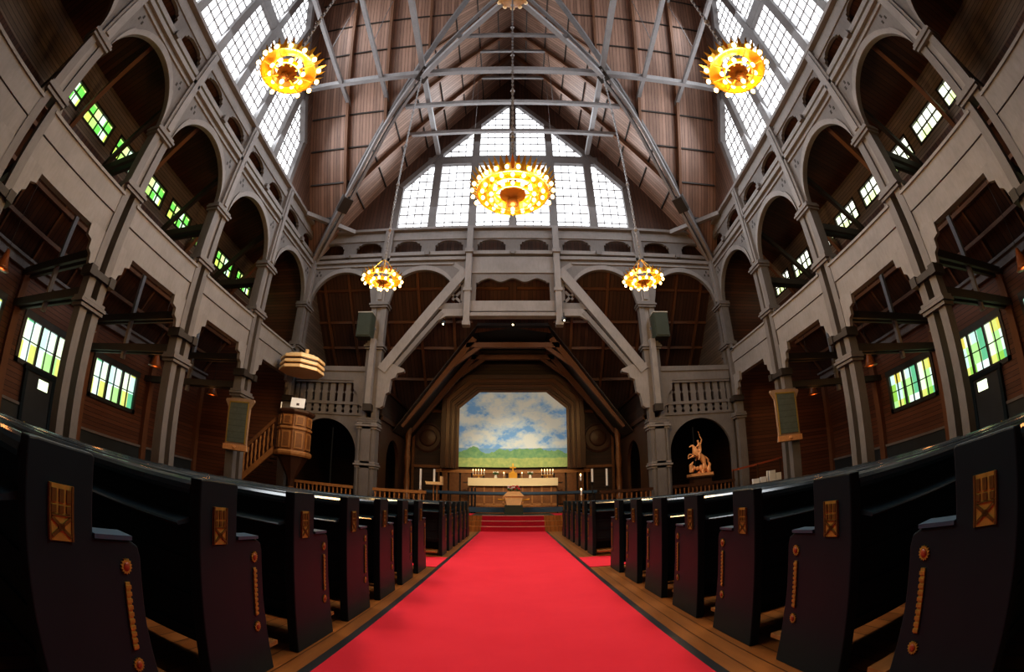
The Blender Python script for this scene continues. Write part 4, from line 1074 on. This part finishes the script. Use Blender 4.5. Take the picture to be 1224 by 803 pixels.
# ------------------------------------------------------------------ hymn boards on the columns
for s_, side in ((-1, 'left'), (1, 'right')):
    z0 = 2.17 if s_ < 0 else 2.5
    t = empty('hymn_board', (s_*9.78, 13.74, z0)); tag(t, 'scroll-topped wooden hymn board with grey slate on the %s column' % side, 'hymn board', 'hymn boards')
    h = 1.85
    mb = MB(); mb.prism([(-.56, 0), (-.5, -.02), (.5, -.02), (.56, 0), (.50, .28), (.52, h-.3), (.68, h-.05), (.66, h+.02), (.3, h+.05), (-.3, h+.05), (-.66, h+.02), (-.68, h-.05), (-.52, h-.3), (-.50, .28)], -.04, .05, 'xzy'); mb.build('frame_board', 'frame', t)
    MB().box((-.42, -.06, .28), (.42, -.03, h-.12)).build('slate_panel', 'slate', t)
    mb = MB(); mb.box((-.56, -.085, 0), (.56, -.03, .2)); mb.ball((0, -.08, .1), .07, 8, 5, (1.5, .5, 1)); mb.build('scrolled_foot', 'gilt', t)
    mb = MB(); mb.box((-.46, -.07, .24), (-.42, -.03, h-.1)); mb.box((.42, -.07, .24), (.46, -.03, h-.1)); mb.box((-.46, -.07, h-.12), (.46, -.03, h-.07)); mb.build('inner_frame', 'gold', t)

# ------------------------------------------------------------------ loudspeakers and spot lamps
for s_, side in ((-1, 'left'), (1, 'right')):
    t = empty('loudspeaker', (s_*6.5, 17.75, 7.9)); tag(t, 'boxy grey-green loudspeaker mounted on the %s front column' % side, 'loudspeaker', 'loudspeakers')
    MB().box((-.33, -.25, 0), (.33, .3, 1.12)).build('cabinet', 'speaker', t)
    MB().box((-.35, -.27, 1.12), (.35, .32, 1.17)).build('top_plate', 'speakertop', t)
    MB().box((-.29, -.28, .06), (.29, -.25, 1.06)).build('grille', 'speaker', t)
    MB().bar((-s_*.1, .25, .6), (-s_*.35, .42, .6), .08, .1).build('bracket', 'black', t)
for x, z, y in ((-3.05, 8.75, 18.2), (0.0, 8.8, 18.4), (2.2, 8.75, 17.8)):
    t = empty('spot_lamp', (x, y, z)); lab = {-3.05: 'tiny dim spot lamp under the left end of the front truss', 0.0: 'tiny spot lamp under the middle of the front truss', 2.2: 'bright tiny spot lamp beside the right hanging post'}[x]
    tag(t, lab, 'lamp'); MB().lathe([(.09, .12), (.11, .0), (.08, -.05)], n=10).build('housing', 'black', t); MB().ball((0, -.05, -.02), .05, 8, 5).build('lamp_glass', 'sconce', t)
    MB().tube([(0, 0, .1), (0, 0, .35)], .02, 5).build('stem', 'black', t)

# ------------------------------------------------------------------ equestrian carving in the right arch
t = empty('rider_statue', (8.0, 18.35, 1.92)); tag(t, 'pale gilded carving of a rider with raised arm on a rearing horse', 'statue')
def skin(name, chains, mat, parent):
    me = bpy.data.meshes.new(name); vs = []; es = []; rs = []
    for ch_ in chains:
        prev = None
        for p in ch_:
            if isinstance(p, int): prev = p; continue
            vs.append(p[:3]); rs.append(p[3]); i = len(vs)-1
            if prev is not None: es.append((prev, i))
            prev = i
    me.from_pydata(vs, es, []); me.materials.append(M[mat]); o = bpy.data.objects.new(name, me); COL.objects.link(o); o.parent = parent
    m = o.modifiers.new('skin', 'SKIN'); 
    for i, r in enumerate(rs): me.skin_vertices[0].data[i].radius = (r, r)
    me.skin_vertices[0].data[0].use_root = True
    s2 = o.modifiers.new('sub', 'SUBSURF'); s2.levels = 1; s2.render_levels = 2
    return o
# horse: pelvis 0 -> chest 3 -> neck -> head
skin('horse', [[(.22, 0, .62, .15), (.10, 0, .74, .14), (-.04, 0, .86, .15), (-.16, 0, .99, .14), (-.22, 0, 1.14, .09), (-.26, 0, 1.27, .065), (-.36, 0, 1.26, .05), (-.45, 0, 1.18, .03)],
   [0, (.27, .08, .42, .08), (.38, .08, .28, .04), (.30, .08, .08, .03), (.26, .08, .04, .03)],
   [0, (.20, -.08, .42, .08), (.30, -.08, .26, .04), (.20, -.08, .08, .03), (.15, -.08, .04, .03)],
   [3, (-.26, .08, .86, .06), (-.44, .08, .90, .035), (-.50, .08, .76, .025)],
   [3, (-.28, -.08, .80, .06), (-.46, -.08, .74, .035), (-.58, -.08, .70, .025)],
   [0, (.34, 0, .70, .04), (.44, 0, .58, .05), (.44, 0, .34, .02)]], 'gilt', t)
skin('rider', [[(.06, 0, .94, .09), (.05, 0, 1.10, .09), (.03, 0, 1.26, .09), (.01, 0, 1.36, .045), (-.01, 0, 1.43, .06), (-.01, 0, 1.50, .055)],
   [0, (-.04, .15, .86, .06), (-.06, .17, .66, .04), (-.12, .17, .60, .03)],
   [0, (-.04, -.15, .86, .06), (-.06, -.17, .66, .04), (-.12, -.17, .60, .03)],
   [2, (.14, .04, 1.34, .045), (.20, .04, 1.50, .035), (.12, .04, 1.64, .03)],
   [2, (-.08, -.08, 1.22, .045), (-.20, -.06, 1.14, .03)]], 'gilt', t)
MB().tube([(.14, .04, 1.58), (.10, .04, 1.72), (.06, .04, 1.88)], [.02, .018, .004], 6).build('sword', 'gilt', t)
mb = MB(); random.seed(5)
mb.box((-.52, -.32, -.10), (.52, .32, .02))
for k in range(16): mb.ball((random.uniform(-.42, .42), random.uniform(-.2, .2), random.uniform(.02, .3)), random.uniform(.05, .11), 7, 5, (1, 1, random.uniform(.8, 1.9)))
mb.tube([(.4, 0, .1), (.5, 0, .4), (.38, 0, .55)], [.1, .07, .03], 7); mb.tube([(-.4, 0, .1), (-.42, 0, .42), (-.3, 0, .55)], [.11, .08, .03], 7)
mb.build('rocky_base', 'gilt', t)
t = empty('statue_pedestal', (8.0, 18.35, .6)); tag(t, 'dark wooden pedestal under the gilded rider carving', 'pedestal')
MB().box((-.42, -.3, 0), (.42, .3, 1.15)).build('shaft', 'darkwood', t); MB().box((-.5, -.36, 1.15), (.5, .36, 1.22)).build('cap', 'darkwood', t)

# ------------------------------------------------------------------ table of white cards at the right
t = empty('side_table', (9.7, 15.5, 0)); tag(t, 'dark side table behind the right pews', 'table')
MB().box((-.75, -.3, 1.12), (.75, .3, 1.17)).build('table_top', 'darkwood', t)
for x in (-.7, .7):
    for y in (-.25, .25): MB().box((x-.03, y-.03, 0), (x+.03, y+.03, 1.12)).build('leg', 'darkwood', t)
for k, (x, w, h, lab) in enumerate(((-.52, .3, .19, 'low white card block, leftmost on the side table'), (-.17, .26, .22, 'white card block second from the left on the side table'), (.28, .30, .42, 'tallest white card on the side table'), (.585, .26, .30, 'white card at the right end of the side table'))):
    o = MB().box((-w/2, -.05, 0), (w/2, .05, h)).build('white_card', 'paper', None, False, (9.7+x, 15.5, 1.17)); tag(o, lab, 'card', 'white cards')
o = MB().tube([(9.745, 15.5, 1.17), (9.745, 15.5, 1.6)], .035, 8).build('white_candle', 'white'); tag(o, 'slim white candle among the cards on the side table', 'candle')

# ------------------------------------------------------------------ lights
def area(loc, rot, sx, sy, e, col, name):
    L = bpy.data.lights.new(name, 'AREA'); L.shape = 'RECTANGLE'; L.size = sx; L.size_y = sy; L.energy = e; L.color = col
    o = bpy.data.objects.new(name, L); COL.objects.link(o); o.location = loc; o.rotation_euler = rot; return o
def daylight(loc, tgt, sx, sy, e, nm):
    o = area(loc, (0, 0, 0), sx, sy, e, (.88, .94, 1.0), nm)
    o.rotation_euler = (Vector(tgt)-Vector(loc)).to_track_quat('-Z', 'Y').to_euler()
for nm, f_, e in (('left', lambda a, z, w_: (-9.9+w_, YC+a, z), 1150), ('right', lambda a, z, w_: (9.9-w_, YC+a, z), 1150), ('front', lambda a, z, w_: (a, D-.25-w_, z), 1150)):
    daylight(f_(0, 15.9, 0), f_(0, 14.6, 3), 11.2, 3.6, e*.62, 'window_daylight_'+nm)
    daylight(f_(0, 20.6, 0), f_(0, 19.2, 3), 5.0, 4.2, e*.36, 'window_daylight_'+nm)
L = bpy.data.lights.new('added_altar_light', 'SPOT'); L.energy = 2600; L.color = (1, .82, .58); L.spot_size = .56; L.spot_blend = .8; L.shadow_soft_size = .2  # added lamp without a visible fitting, brightens coffin, altar and painting
o = bpy.data.objects.new('added_altar_light', L); COL.objects.link(o); o.location = (0, 12.4, 8.9)
o.rotation_euler = (Vector((0, 22.8, 3.0))-Vector(o.location)).to_track_quat('-Z', 'Y').to_euler()
L = bpy.data.lights.new('pulpit_spot', 'SPOT'); L.energy = 500; L.color = (1, .78, .5); L.spot_size = .6; L.spot_blend = .8; L.shadow_soft_size = .15
o = bpy.data.objects.new('pulpit_spot', L); COL.objects.link(o); o.location = (-3.0, 13.5, 8.6)
o.rotation_euler = (Vector((PX, PY, 4.8))-Vector(o.location)).to_track_quat('-Z', 'Y').to_euler()
L = bpy.data.lights.new('statue_spot', 'SPOT'); L.energy = 150; L.color = (1, .72, .45); L.spot_size = .28; L.spot_blend = .6; L.shadow_soft_size = .1
o = bpy.data.objects.new('statue_spot', L); COL.objects.link(o); o.location = (5.6, 14.6, 6.6)
o.rotation_euler = (Vector((7.93, 18, 2.8))-Vector(o.location)).to_track_quat('-Z', 'Y').to_euler()

sc = bpy.context.scene
w = bpy.data.worlds.new('world'); w.use_nodes = True; sc.world = w
w.node_tree.nodes['Background'].inputs[0].default_value = (.05, .04, .03, 1); w.node_tree.nodes['Background'].inputs[1].default_value = .15

# ------------------------------------------------------------------ camera: 16 mm full-frame fisheye, tilted up 21 degrees
cd = bpy.data.cameras.new('camera'); cam = bpy.data.objects.new('camera', cd); COL.objects.link(cam); sc.camera = cam
cd.type = 'PANO'; cd.panorama_type = 'FISHEYE_EQUISOLID'
cd.sensor_width = 36; cd.sensor_fit = 'HORIZONTAL'; cd.fisheye_lens = 541.2/1224*36; cd.fisheye_fov = PI
cd.shift_x = 0; cd.shift_y = 0
cam.location = (0, 0, 1.2); cam.rotation_euler = (PI/2+.366, 0, .0021)
cd.clip_start = .02
sc.view_settings.view_transform = 'Standard'; sc.view_settings.look = 'Medium High Contrast'
sc.view_settings.exposure = .25
sc.cycles.use_denoising = True
sc.cycles.max_bounces = 7; sc.cycles.diffuse_bounces = 4; sc.cycles.sample_clamp_indirect = 6
sc.cycles.use_adaptive_sampling = True
